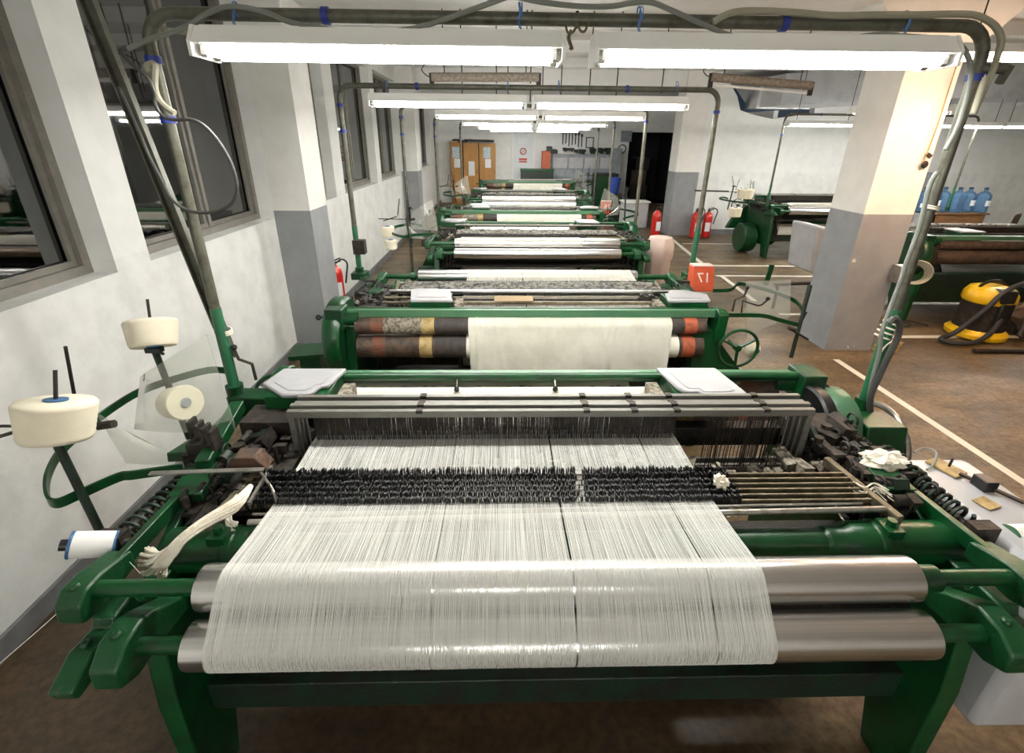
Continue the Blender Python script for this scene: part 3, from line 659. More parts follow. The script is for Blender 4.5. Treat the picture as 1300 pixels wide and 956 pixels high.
MB().tube([LP(95,505,'Y',1.5), LP(83,440,'Y',1.5)], .0055, 8).build('spindle', 'iron', loom0)
m = MB().cyl(LP(-30,563,'Y',1.27), LP(30,545,'Y',1.27), .006, 8); m.cyl(LP(-30,541,'Y',1.35), LP(140,541,'Y',1.35), .005, 8); m.cyl(LP(125,541,'Y',1.36), LP(145,538,'Y',1.36), .014, 8)
m.build('tension_rod', 'iron', loom0)
# curved acrylic guards
def sheet(grid, th=.003):
    m = MB(); R_, C_ = len(grid), len(grid[0]); vs = [p for row in grid for p in row]; n0 = len(vs)
    nr = (grid[0][-1]-grid[0][0]).cross(grid[-1][0]-grid[0][0]).normalized()*th; vs += [p+nr for p in vs]; fs = []
    for j in range(R_-1):
        for i in range(C_-1):
            a = j*C_+i; fs += [(a,a+1,a+C_+1,a+C_), (n0+a+C_,n0+a+C_+1,n0+a+1,n0+a)]
    ed = [j*C_ for j in range(R_)]; 
    border = list(range(C_))+[C_-1+j*C_ for j in range(1,R_)]+[(R_-1)*C_+i for i in range(C_-2,-1,-1)]+[j*C_ for j in range(R_-2,0,-1)]
    for k in range(len(border)):
        a, b = border[k], border[(k+1)%len(border)]; fs.append((b, a, n0+a, n0+b))
    return m.add(vs, fs)
def quadgrid(tl, tr, bl, br, bow, n=8):
    g = []
    nr = (tr-tl).cross(bl-tl).normalized()
    for j in range(n+1):
        row = []
        for i in range(n+1):
            a, b = i/n, j/n; p = tl.lerp(tr, a).lerp(bl.lerp(br, a), b); row.append(p+nr*bow*4*a*(1-a))
        g.append(row)
    return g
sheet(quadgrid(LP(178,478,'Y',1.60), LP(262,425,'Y',1.66), LP(170,545,'Y',1.56), LP(300,545,'Y',1.60), -.03)).build('acrylic_guard', 'acrylic', loom0)
sheet(quadgrid(LP(120,522,'Y',1.50), LP(178,556,'Y',1.52), LP(160,588,'Y',1.48), LP(242,590,'Y',1.50), -.01)).build('acrylic_guard', 'acrylic', loom0)
# crank near the post, on the yarn side
m = MB().tube([LP(325,482,'Y',1.95), LP(320,462,'Y',1.95), LP(303,456,'Y',1.95), LP(297,443,'Y',1.95)], .007, 8); m.build('crank_handle', 'iron', loom0)
MB().lathe([(0,-.014),(.010,-.010),(.014,0),(.010,.010),(0,.014)], LP(297,441,'Y',1.95), (0,0,1), 12).build('crank_knob', 'black', loom0)
m = MB().bar((-1.42,1.03,.86), (-1.38,.55,.98), .06, .035); m.build('post_bracket', 'green', loom0, .004)
m = MB().bar((-1.44,1.05,.92), (-1.15,1.04,.92), .10, .10); m.build('frame_head', 'green', loom0, .006)
# ---- the other looms are copies
def place(xc, y, rot, label):
    o = copy_tree(loom0); o.location = (xc, y, 0); o.rotation_euler = (0,0,rot); tag(o, label, 'loom', None); return o
# threads
def threads(path, n, w0, w1, seed, gaps=(), fan=0):
    r = random.Random(seed); m = MB(); L = WB-WA
    dens = [max(.12, .9+.5*math.sin(i*.37+r.uniform(-1,1))*r.random()) for i in range(120)]
    for i in range(n):
        u = (i+r.uniform(-.25,.25))/n
        if r.random() > .78+.35*dens[min(119, max(0, int(u*120)))]: continue
        x = WA+L*u; w_ = r.uniform(w0, w1)
        if any(abs(x-g) < gw for g, gw in gaps): continue
        vs = []; K = len(path); lat = r.uniform(-.0015,.0015); dz = r.uniform(-.0007,.0009)
        for j, (y, z, ny, nz) in enumerate(path):
            xx = x+lat*math.sin(j*1.3+i)*.6-(x+.2)*fan*(j/K)
            yy, zz = y+ny*dz, z+nz*dz
            vs += [(xx-w_/2, yy, zz), (xx+w_/2, yy, zz), (xx, yy+ny*w_*.8, zz+nz*w_*.8)]
        fs = []
        for j in range(K-1):
            a = j*3; fs += [(a,a+2,a+5,a+3), (a+2,a+1,a+4,a+5), (a+1,a,a+3,a+4)]
        m.add(vs, fs)
    return m
def warp_path(full):
    p = []
    def arc(cy, cz, a0, a1, k, R=.0588):
        for i in range(k+1):
            a = math.radians(a0+(a1-a0)*i/k); p.append((cy+R*math.cos(a), cz+R*math.sin(a), math.cos(a), math.sin(a)))
    if full:
        p.append((.33,.56,-.47,-.88)); arc(-.09,.89,242,135,9); arc(0,.98,135,88,5)
    else: arc(0,.98,200,88,6)
    p.append((.14,1.018,0,1)); p.append((.28,1.003,0,1)); p.append((.42,1.0,0,1)); p.append((.60,1.003,0,1)); p.append((.84,.985,0,1))
    return p
generic_threads = threads(warp_path(False), 420, .0016, .0026, 21, ((.02,.004),)).build('warp_threads', 'threadold', None, kind='stuff', sm=10)
looms = []
def prune(o, kinds):
    for ch in list(o.children):
        if any(ch.name.split('.')[0] == k for k in kinds):
            for g in list(ch.children): bpy.data.objects.remove(g)
            bpy.data.objects.remove(ch)
for xc, y, rot, lb in ((.2, 3.95, PI, 'second loom from the front, facing the camera, with pale cloth hanging over dark rollers'),
        (.45, 5.35, 0, 'third loom from the front, seen from behind with two bright steel rollers'),
        (.35, 8.6, PI, 'fourth loom from the front, its dark and cream cloth roller facing the camera'),
        (.6, 9.8, 0, 'fifth loom from the front, one bright roller, in the middle distance'),
        (.75, 14.4, PI, 'farthest loom in the main row, just in front of the lockers and workbench'),
        (6.3, 9.0, 0, 'loom behind the grey and white column, by the right-hand back wall'),
        (6.3, 6.62, PI, 'loom on the right, brown cloth roller and green beam behind the vacuum cleaner')):
    o = place(xc, y, rot, lb); looms.append(o); prune(o, ('motor_cover', 'pulley_wheel', 'pulley_shaft', 'clutch_drum', 'post_bracket', 'frame_head'))
    g = generic_threads if xc == .2 else generic_threads.copy()
    if xc != .2: C.objects.link(g)
    g.parent = o
prune(looms[6], ('rolled_cloth', 'cloth_roll', 'take_up_roller'))
for (y, z, r_) in ((1.10,.955,.05), (1.09,.81,.085)): MB().cyl((-1.12,y,z),(1.12,y,z),r_,28).build('take_up_roller', 'brownroll', looms[6])
MB().bb(-1.15,1.15,1.06,1.09,.24,.60).build('apron_board', 'green_dark', looms[6], .004)
L2, L3, L4, L5, L6, R1, R2 = looms
tag(loom0, 'nearest loom, wide sheet of white warp threads over two steel rollers', 'loom')
threads(warp_path(True), 1330, .00060, .00095, 5, ((-.015,.0028), (-.21,.0007), (-.37,.001), (.33,.0013))).build('warp_threads', 'thread', loom0, kind='stuff', sm=10)
prune(loom0, ('drum_guard','wheel_guard','gear_mechanism'))
MB().lathe([(.05,0),(.165,.0),(.175,.01),(.175,.05),(.165,.06),(.05,.06)], (1.20,.95,.86), (1,0,0), 40).build('belt_pulley', 'black', loom0)
MB().lathe([(.05,0),(.155,.0),(.17,.02),(.17,.10),(.155,.12),(.05,.12)], (1.29,1.0,.83), (1,0,0), 40).build('pulley_cover', 'lightgreen', loom0)
for q in (1, -1):
    x = 1.48 if q > 0 else -1.56
    m = MB().bar((q*1.18,-.0,.88), (x,-.28,.90), .05, .05); m.box((x,-.30,.91), (.13,.13,.06)); m.build('post_bracket', 'green', L2, .004)
MB().bar(LP(303,515,'Z',1.02), LP(258,592,'Z',1.0), .05, .05).build('support_beam', 'green', loom0, .005)
MB().bar(LP(190,601,'Z',1.04), LP(335,596,'Z',1.04), .018, .005).build('thin_plate', 'steel', loom0)
m = MB()
for k in range(4): m.box(LP(246+9*k,545+4*k,'Z',1.06), (.012,.05,.085))
m.box(LP(260,565,'Z',1.02), (.10,.06,.04)); m.build('comb_block', 'iron', loom0, .002)
m = MB().prism([(-.07,0),(.07,0),(.035,.05),(-.035,.05)], 'Y', -.03, .03); c = LP(318,590,'Z',1.02); m.v = [(a+c.x, b+c.y, d+c.z) for a, b, d in m.v]; m.build('cast_cover', 'rust', loom0, .004)
MB().tube(smooth_path([LP(330,598,'Z',1.03), LP(345,620,'Z',1.06), LP(352,640,'Z',1.0)]), .004, 6).build('spring_wire', 'steel', loom0)
MB().bar(LP(345,592,'Z',1.02), LP(316,640,'Z',1.02), .010, .012).build('side_strip', 'rail', loom0)
# number boxes (their figures read mirrored in the photograph)
def number_box(loom, txt, tilt):
    b = MB().prism([(-.02,.87),(.13,.89),(.07,1.09),(-.03,1.09)], 'X', -1.60, -1.42).build('number_box', 'orange', loom, .006)
    MB().bb(-1.595,-1.425,-.03,.07,1.09,1.098).build('box_top', 'pinkcover', b)
    cu = bpy.data.curves.new('number', 'FONT'); cu.body = txt; cu.size = .115; cu.extrude = .0015; cu.align_x = 'CENTER'
    ob = bpy.data.objects.new('number', cu); C.objects.link(ob); dg = bpy.context.evaluated_depsgraph_get(); dg.update()
    me = bpy.data.meshes.new_from_object(ob.evaluated_get(dg)); bpy.data.objects.remove(ob)
    # front face runs from (.12,1.02) to (.10,1.20) in (y,z); lettering is mirrored left to right
    nrm = V(0,1,.3).normalized(); up = V(0,-.3,1).normalized(); org = V(-1.51,.108,.965)
    for v in me.vertices: c = v.co.copy(); v.co = org+V(1,0,0)*c.x+up*c.y+nrm*(c.z+.004)
    me.flip_normals(); me.materials.clear(); me.materials.append(MATS['white'])
    o = bpy.data.objects.new('number', me); C.objects.link(o); o.parent = b
number_box(L2, '17', 0); number_box(L4, '15', 0)
# number boxes stand at the far side of their looms, turned to the camera
# ---- extras on the second loom
def L2P(x, y, ax, val):
    p = P(x, y, ax, val); return V(-(p.x-.2), -(p.y-3.95), p.z)
prune(L2, ('yarn_stand_arm','stand_post','spindle','tension_rod','acrylic_guard','harness_frame'))
def fb(pts): return flatbar([L2P(x, y, 'Y', Y) for x, y, Y in pts], .028, .010)
fb([(918,400,2.93),(946,400,2.95),(970,401,2.97),(989,406,3.0),(1016,413,3.04)]).build('yarn_stand_arm', 'green', L2)
fb([(905,369,3.5),(927,368,3.5),(936,361,3.52),(946,361,3.52),(975,368,3.45),(1008,381,3.3),(1018,392,3.15)]).build('yarn_stand_arm', 'green', L2)
MB().cyl(L2P(1029,362,'Y',3.08), L2P(1004,454,'Y',3.0), .013, 12).build('stand_post', 'green_dark', L2)
m = MB().cyl(L2P(1002,417,'Y',2.99), L2P(1026,431,'Y',2.97), .007, 8); m.cyl(L2P(1001,416,'Y',2.99), L2P(1009,419,'Y',2.99), .015, 10); m.cyl(L2P(1016,411,'Y',3.04), L2P(1024,396,'Y',3.05), .006, 8)
m.build('clamp_rod', 'iron', L2)
sheet(quadgrid(L2P(947,357,'Y',3.20), L2P(1004,355,'Y',3.25), L2P(948,430,'Y',3.05), L2P(1003,402,'Y',3.1), .02)).build('acrylic_guard', 'acrylic', L2)
MB().bar(L2P(980,336,'Y',3.4), L2P(972,362,'Y',3.4), .035, .012, (0,1,0)).build('upright_plate', 'green', L2)
m = MB().tube([L2P(941,399,'Y',2.98), L2P(943,382,'Y',2.98), L2P(962,388,'Y',2.95), L2P(967,387,'Y',2.95), L2P(975,380,'Y',2.93)], .006, 8); m.build('crank_handle', 'iron', L2)
MB().lathe([(0,-.013),(.011,-.009),(.014,0),(.011,.009),(0,.013)], L2P(975,379,'Y',2.93), (0,0,1), 12).build('crank_knob', 'black', L2)
m = MB().cyl((-1.02,.72,1.07),(.98,.72,1.07),.012,14); m.build('front_rod', 'chrome', L2)
for yy, zz in ((.80,1.045),(.86,1.03)): MB().cyl((-1.05,yy,zz),(1.0,yy,zz),.010,10).build('guide_rod', 'brass_bar', L2)
import mathutils
def lint_layer(seed, y0, y1, z):
    m = MB(); NX, NY = 220, 12; vs = []
    for j in range(NY+1):
        for i in range(NX+1):
            x = -.98+1.92*i/NX; y = y0+(y1-y0)*j/NY; e = min(j, NY-j)/(NY/2)
            vs.append((x, y, z+.028*e**.5*(.6+.9*mathutils.noise.noise(V(x*14+seed,y*22,0)))+.008*mathutils.noise.noise(V(x*60,y*60,seed))))
    n0 = len(vs); vs += [(x, y, z-.012) for x, y, _ in vs[:]]
    fs = [(j*(NX+1)+i, j*(NX+1)+i+1, (j+1)*(NX+1)+i+1, (j+1)*(NX+1)+i) for j in range(NY) for i in range(NX)]
    fs += [(n0+j*(NX+1)+i, n0+(j+1)*(NX+1)+i, n0+(j+1)*(NX+1)+i+1, n0+j*(NX+1)+i+1) for j in range(NY) for i in range(NX)]
    return m.add(vs, fs)
ll = lint_layer(1, .34, .62, 1.03).build('lint_layer', 'lintgrey', L2, sm=80)
for o in (L3, L4, L5, L6):
    c = ll.copy(); C.objects.link(c); c.parent = o; prune(o, ('harness_frame',))
    m = MB().cyl((-1.02,.72,1.07),(.98,.72,1.07),.012,14); m.build('front_rod', 'rail', o)
# cardboard and lint on looms
def small(name, m, mtl, lb, cat, group=None, bevel=0, kind=None):
    o = m.build(name, mtl, None, bevel, kind=kind); return tag(o, lb, cat, group)
small('cardboard_sheet', MB().box(P(652,379,'Z',1.075), (.26,.085,.004), ('X', .1)), 'cardboard', 'small piece of brown cardboard lying on the second loom', 'cardboard')
# ================================================================ YARN
def cone(name, base, axis, r0, r1, h, lb, grp=None, core='bluecore', hole=.022):
    t = thing(name, lb, 'yarn', tuple(base), 0, grp); axis = Vector(axis).normalized(); L = tuple(base)
    n = 14; pr_ = [(hole,.002),(r0*.94,0),(r0,.008)]+[(r0+(r1-r0)*k/n+.0008*(k % 2), .008+(h-.016)*k/n) for k in range(1,n)]+[(r1,h-.008),(r1*.94,h),(hole,h+.001)]
    o = MB().lathe(pr_, base, axis, 48).build('yarn_winding', 'yarn', t, loc=L, sm=60); o.location = (0,0,0)
    o = MB().lathe([(hole*.55,-.004),(hole*1.25,-.004),(hole*1.2,h*.5),(hole*1.35,h+.006),(hole*.6,h+.006)], base, axis, 24).build('core_tube', core, t, loc=L); o.location = (0,0,0)
    return t
W = lambda v: V(v.x+OX, v.y+OY, v.z)
ax1 = (W(s1t)-W(c1)).normalized(); b1 = W(c1)+ax1*.012
cone('yarn_cone', b1, ax1, .089, .099, .118, 'largest cone of cream yarn at the left edge, blue core on a dark spindle')
ax2 = (W(s2t)-W(pD)).normalized()
cone('yarn_cone', W(pD)+ax2*.012, ax2, .083, .094, .108, 'cream yarn cone on the upright spindle before the left window wall')
q = P(236,511,'Y',1.66); q2 = P(205,512,'Y',1.78)
cone('yarn_cone', q, (q2-q), .070, .062, .13, 'cream yarn cone lying on its side behind the clear plastic guard', core='greysteel', hole=.015)
def bobbin(a, b, r, lb, edge):
    a, b = Vector(a), Vector(b); t = thing('thread_bobbin', lb, 'yarn', tuple(a)); L = tuple(a); d = (b-a); h = d.length
    o = MB().lathe([(r*.55,.006),(r,.008),(r*1.0,h*.5),(r*.97,h-.008),(r*.5,h-.006)], a, d, 32).build('thread_winding', 'white', t, loc=L); o.location = (0,0,0)
    m = MB()
    m.lathe([(r*.45,0),(r*1.02,0),(r*1.04,.004),(r*1.0,.008),(r*.45,.008)], a, d, 32); m.lathe([(r*.45,h-.008),(r*1.0,h-.008),(r*1.0,h-.003),(r*.45,h)], a, d, 32)
    o = m.build('bobbin_rim', edge, t, loc=L); o.location = (0,0,0)
    o = MB().cyl(a-d.normalized()*.02, b+d.normalized()*.03, r*.42, 14).build('bobbin_pin', 'black', t, loc=L); o.location = (0,0,0)
bobbin(P(88,692,'Y',1.02), P(150,690,'Y',1.06), .036, 'white thread bobbin with blue rims lying at the lower left of the front loom', 'bluecore')
bobbin(P(1279,681,'Y',1.08), P(1345,679,'Y',1.08), .035, 'white thread bobbin with a green rim at the right edge of the front loom', 'lightgreen')
small('loose_thread', MB().tube(smooth_path([P(150,700,'Y',1.05), P(165,714,'Y',1.0), P(178,728,'Y',.95)]), .0010, 5), 'thread', 'fine thread running from the blue-rimmed bobbin to the green axle', 'thread')
small('loose_thread', MB().tube(smooth_path([P(0,842,'Y',.8), P(60,790,'Y',.85), P(112,742,'Y',.9)]), .0010, 5), 'thread', 'fine thread crossing the lower left corner', 'thread')
# bobbins standing on other looms
for (px, py, Y, lb) in ((410,268,None,''),):
    pass
cone('yarn_cone', P(945,252,'Y',9.2), (0,0,1), .13, .15, .17, 'pale yarn cone standing on the far right loom stand', 'yarn cones on the right loom stand')
cone('yarn_cone', P(932,275,'Y',9.0), (0,0,1), .11, .12, .16, 'pale yarn cone low on the far right loom stand', 'yarn cones on the right loom stand')
cone('yarn_cone', P(493,300,'Y',5.9), (0,0,1), .075, .08, .12, 'upper pinkish cone on the left of the third loom', None)
cone('yarn_cone', P(497,316,'Y',5.8), (0,0,1), .07, .075, .11, 'lower pinkish cone on the left of the third loom', None)
cone('yarn_cone', P(952,446,'Y',2.80)+V(.03,.03,0), (.1,-1,.2), .055, .02, .05, 'white spool behind the green handwheel', None, hole=.012)
# bundles of waste yarn and rags
def bundle(name, pts, n, spread, r, lb, cat, mtl='rag', seed=1):
    rr = random.Random(seed); m = MB(); pts = [Vector(p) for p in pts]
    for k in range(n):
        a = rr.uniform(0, 2*PI); q = rr.random()**.5; off = []
        for i, p in enumerate(pts):
            s = spread[i]*q; a2 = a+i*.35; off.append(p+V(math.cos(a2)*s, math.sin(a2)*s*.6, math.sin(a2)*s))
        m.tube(smooth_path(off, 4), r*rr.uniform(.7,1.3), 5)
    return small(name, m, mtl, lb, cat)
bundle('waste_yarn', [P(318,618,'Z',1.03), P(300,640,'Z',1.05), P(262,662,'Z',1.05), P(232,684,'Z',1.04), P(215,704,'Z',1.01), P(200,716,'Z',.98), P(190,712,'Z',.96)], 46, [.006,.016,.013,.012,.018,.026,.034], .0032, 'bundle of cream waste yarn draped over the left mechanism of the front loom', 'yarn waste', seed=2)
bundle('waste_yarn', [P(300,630,'Z',1.02), P(291,645,'Z',1.01), P(289,662,'Z',.99), P(296,668,'Z',.98)], 14, [.006,.010,.012,.018], .003, 'short tuft of cream yarn beside the long waste bundle', 'yarn waste', seed=4)
bundle('waste_yarn', [P(208,706,'Z',1.0), P(207,722,'Z',.97), P(203,736,'Z',.96)], 12, [.008,.010,.016], .0032, 'end of cream yarn hanging down onto the green axle', 'yarn waste', seed=5)
def blob(name, c, s, lb, cat, mtl='rag', seed=1, amp=.3, n=26):
    rr = random.Random(seed); import mathutils
    m = MB(); vs = []; N, M_ = n, n//2
    for j in range(M_+1):
        th = PI*j/M_
        for i in range(N):
            ph = 2*PI*i/N; d = V(math.sin(th)*math.cos(ph), math.sin(th)*math.sin(ph), math.cos(th))
            k = 1+amp*mathutils.noise.noise(d*2.2+V(seed,0,0))+amp*.5*mathutils.noise.noise(d*6+V(seed,3,0))
            vs.append(Vector(c)+V(d.x*s[0]*k, d.y*s[1]*k, max(d.z, -.55)*s[2]*k))
    fs = [(j*N+i, (j+1)*N+i, (j+1)*N+(i+1)%N, j*N+(i+1)%N) for j in range(M_) for i in range(N)]
    return small(name, m.add(vs, fs), mtl, lb, cat)
blob('cotton_rag', P(1122,586,'Z',1.0)+V(0,0,.0), (.075,.045,.032), 'crumpled off-white rag on the right side frame, below the wheel', 'rag', seed=3, amp=.5, n=40)
blob('cotton_rag', P(915,612,'Z',1.035), (.022,.022,.022), 'small white knot of cloth at the right end of the drop wires', 'rag', seed=5, amp=.6)
blob('cotton_rag', P(925,650,'Z',.97), (.03,.015,.012), 'scrap of white cloth under the contact bars', 'rag', seed=8, amp=.6)
bundle('loose_yarn', [P(1060,640,'Z',.96), P(1072,662,'Z',.95), P(1100,673,'Z',.94), P(1125,668,'Z',.94), P(1135,655,'Z',.95)], 2, [.002]*5, .0018, 'loop of loose yarn hanging at the right end of the bars', 'yarn waste', 'whitestring', seed=7)
bundle('loose_yarn', [P(1075,610,'Z',.98), P(1095,625,'Z',1.0), P(1110,618,'Z',1.0), P(1130,630,'Z',.99)], 9, [.02,.03,.02,.03], .0016, 'tangle of loose yarn at the right end bracket', 'yarn waste', 'whitestring', seed=9)
# items on the motor cover
mz = .963
def onc(x, y): return P(x, y, 'Z', mz)
t = thing('plug_block', 'small black plug block with a handle on the grey motor cover', 'switch', tuple(onc(1247,619)))
L = tuple(onc(1247,619)); c0 = onc(1247,619)
o = MB().box(c0+V(0,0,.02), (.045,.055,.04)).build('block', 'black', t, .004, loc=L); o.location = (0,0,0)
o = MB().bar(c0+V(-.03,.06,.012), c0+V(.05,-.09,.012), .014, .008).build('strip', 'iron', t, loc=L); o.location = (0,0,0)
t = thing('brass_plate', 'worn pale metal plate with an upright pin on the motor cover', 'plate', tuple(onc(1200,595))); L = tuple(onc(1200,595)); c0 = onc(1200,595)
o = MB().box(c0+V(0,0,.006), (.07,.10,.008), ('Z', .35)).build('plate', 'goldband', t, .003, loc=L); o.location = (0,0,0)
o = MB().cyl(c0+V(.01,0,.01), c0+V(.012,0,.045), .004, 8).build('pin', 'iron', t, loc=L); o.location = (0,0,0)
small('strap_loop', MB().tube(smooth_path([onc(1160,576)+V(0,0,.006), onc(1172,572)+V(0,0,.012), onc(1186,580)+V(0,0,.02), onc(1183,594)+V(0,0,.015), onc(1176,598)+V(0,0,.006)]), .004, 8), 'cable', 'short grey cord looped on the end of the motor cover', 'cord')
small('paper_scrap', MB().box(onc(1252,640)+V(0,0,.004), (.06,.05,.003), ('Z',.3)), 'goldband', 'torn worn label lying on the motor cover', 'label')
# ================================================================ CABLES, STRINGS AND HOOKS ON THE FRONT FRAME
def cable(pts, r, m, lb, cat='cable', Y=1.95, n=8, name='cable'):
    return small(name, MB().tube(smooth_path([P(x, y, 'Y', Y) if len((x,y)) == 2 else None for x, y in pts], 6), r, n), m, lb, cat)
cable([(163,62),(185,52),(215,42),(240,32),(262,18),(285,9),(312,10),(340,17),(375,30),(420,37),(470,40),(520,37),(560,26),(600,12),(650,-6)], .0085, 'cable', 'grey cable sagging above the left front lamp', Y=1.88)
cable([(655,-4),(690,3),(735,8),(775,8),(800,4),(826,3),(850,12),(890,30),(930,46),(975,55),(1030,56),(1075,49),(1115,44),(1150,46),(1200,50),(1216,55),(1228,70),(1233,92),(1228,120),(1216,160),(1200,190)], .0085, 'cable', 'grey cable sagging above the right front lamp and down the right post', Y=1.88)
cable([(905,28),(930,16),(965,14),(1010,16),(1060,20),(1110,19),(1160,19),(1210,18),(1240,20),(1262,32),(1271,50),(1266,72),(1258,95),(1242,130),(1235,145)], .011, 'hose', 'thick pale cable lying along the right half of the front pipe', Y=1.92)
cable([(205,36),(260,45),(330,46),(400,30),(430,20)], .008, 'hose', 'pale cable running under the left half of the front pipe', Y=2.03)
cable([(152,62),(158,72),(172,85),(188,100),(196,118),(197,132),(205,146),(220,152),(243,152),(262,162),(282,186),(296,214),(301,240),(294,258),(276,268),(252,270),(232,264),(216,250),(203,225),(190,200),(178,172),(165,142),(150,110)], .0062, 'cabledark', 'dark cable looping out beside the left post of the front frame', Y=1.86)
cable([(190,92),(187,84),(196,82),(196,100),(197,115),(203,128),(212,137),(222,144)], .0115, 'hose', 'short piece of cream rope hooked on the left front post', 'rope', Y=1.885, name='rope')
cable([(1190,218),(1180,236),(1168,285),(1150,335),(1141,362),(1120,420),(1117,445),(1106,488),(1103,520),(1108,545),(1118,562)], .0085, 'cable', 'grey cable running down the right front post to the wheel', Y=1.90)
cable([(1128,410),(1136,404),(1142,412),(1139,430),(1128,452),(1115,480),(1105,505),(1106,530),(1115,552)], .013, 'cabledark', 'thick dark hose hanging at the foot of the right front post', Y=1.88)
# leaning angle iron on the left
t = thing('angle_iron', 'leaning metal channel from the ceiling down to the left post of the front frame', 'bar', tuple(P(298,470,'Y',1.99))); L = tuple(P(298,470,'Y',1.99))
a, b = P(296,452,'Y',1.985), P(96,-45,'Y',1.985)
m = MB(); m.bar(a, b, .045, .006, (0,1,0)); d = (b-a).normalized(); sd = V(d.z,0,-d.x)
m.bar(a+sd*.020+V(0,-.012,0), b+sd*.020+V(0,-.012,0), .006, .026, (0,1,0)); m.bar(a-sd*.020+V(0,-.012,0), b-sd*.020+V(0,-.012,0), .006, .026, (0,1,0))
o = m.build('channel', 'pipe', t, loc=L); o.location = (0,0,0)
m = MB()
for q in (.02,.06): m.cyl(a.lerp(b,q)+V(0,-.02,0), a.lerp(b,q)+V(0,0,0), .009, 6)
o = m.build('bolt', 'iron', t, loc=L); o.location = (0,0,0)
def wrap(pc, r, n, lb, mtl='bluestring', tails=1, Y=1.95):
    c = P(pc[0], pc[1], 'Y', Y); m = MB()
    for k in range(n): m.ring(c+V(.004*k-.004,0,0), (1,0,.3*(k%2)), r, .0022, 16, 5)
    for k in range(tails): m.tube(smooth_path([c+V(0,-.026,0), c+V(.006*k-.01,-.03,-.04), c+V(.01,-.022,-.07), c+V(-.006+.012*k,-.02,-.10)]), .002, 5)
    return small('tie_string', m, mtl, lb, 'string', )
wrap((302,14), .027, 2, 'blue string tied on the front pipe, leftmost', tails=2); wrap((661,15), .027, 3, 'blue string tied on the front pipe, left of the hook', tails=2)
wrap((812,20), .027, 3, 'blue string tied on the front pipe, right of the hook', tails=2); wrap((1148,27), .030, 2, 'blue string tied on the front pipe above the right lamp end', tails=2)
for i, (x, y) in enumerate(((492,106),(645,107),(710,107),(860,108))): wrap((x, y), .026, 2, ('leftmost','second from left','third from left','rightmost')[i]+' light blue string tied on the second pipe frame', tails=1, Y=4.25)
m = MB(); c = P(1131,410,'Y',1.95)
for k in range(4): m.ring(c+V(-.006*k,-.0,-.022*k), (.3,0,1), .030, .004, 18, 6)
m.tube(smooth_path([c+V(0,-.03,0), c+V(.02,-.04,-.05), c+V(-.02,-.04,-.09), c+V(-.03,-.03,-.14)]), .0035, 6)
small('tie_string', m, 'whitestring', 'white string wound around the right front post above the hose', 'string')
m = MB(); c = P(1181,262,'Y',1.95)
for k in range(2): m.ring(c+V(0,0,-.008*k), (.2,0,1), .030, .004, 18, 6)
small('tie_string', m, 'whitestring', 'white string band higher up on the right front post', 'string')
m = MB(); c = P(283,418,'Y',1.97)
for k in range(3): m.ring(c+V(0,0,-.008*k), (.2,0,1), .033, .0035, 18, 6)
small('tie_string', m, 'whitestring', 'white string tying the channel to the left post', 'string')
# hook cluster in the middle
hk = MB(); hk.cyl(P(733,14,'Y',1.95), P(733,36,'Y',1.95), .006, 8)
hk.tube(smooth_path([P(733,30,'Y',1.93),P(728,40,'Y',1.93),P(722,42,'Y',1.93),P(719,36,'Y',1.93),P(719,30,'Y',1.93)]), .0045, 6)
hk.tube(smooth_path([P(733,30,'Y',1.93),P(737,39,'Y',1.93),P(742,40,'Y',1.93),P(745,34,'Y',1.93),P(745,28,'Y',1.93)]), .0045, 6)
hk.tube(smooth_path([P(687,20,'Y',1.94),P(690,28,'Y',1.94),P(700,31,'Y',1.94),P(718,32,'Y',1.94)]), .0045, 6)
hk.tube(smooth_path([P(725,38,'Y',1.93),P(722,48,'Y',1.93),P(724,56,'Y',1.93),P(726,62,'Y',1.93),P(723,60,'Y',1.93)]), .006, 6)
small('wire_hook', hk, 'brass_bar', 'double wire hook hanging between the two front lamps', 'hook')
# clamp on the right post top
m = MB(); c = P(1256,88,'Y',1.95); m.cyl(c+V(-.05,0,0), c+V(.03,-.03,0), .018, 12); m.box(c+V(.035,-.03,-.02), (.02,.02,.06), ('Y',.3)); small('pipe_clamp', m, 'pipe', 'pipe stub clamped near the top of the right front post', 'clamp')
small('hanging_tube', MB().tube([P(1252,98,'Y',1.92), P(1236,144,'Y',1.92)], .012, 10), 'hose', 'short pale tube hanging beside the right front post', 'tube')
m = MB().bb(P(457,313,'Y',4.2).x-.05, P(457,313,'Y',4.2).x+.05, 4.15, 4.23, P(457,313,'Y',4.2).z-.06, P(457,313,'Y',4.2).z+.06)
small('switch_box', m, 'iron', 'small dark switch box on the left post of the second frame', 'box')
for i, (x0, y0, x1, y1, lb) in enumerate(((567,150,575,205,'left'),(716,165,708,225,'middle'),(835,160,833,180,'right'))):
    pass
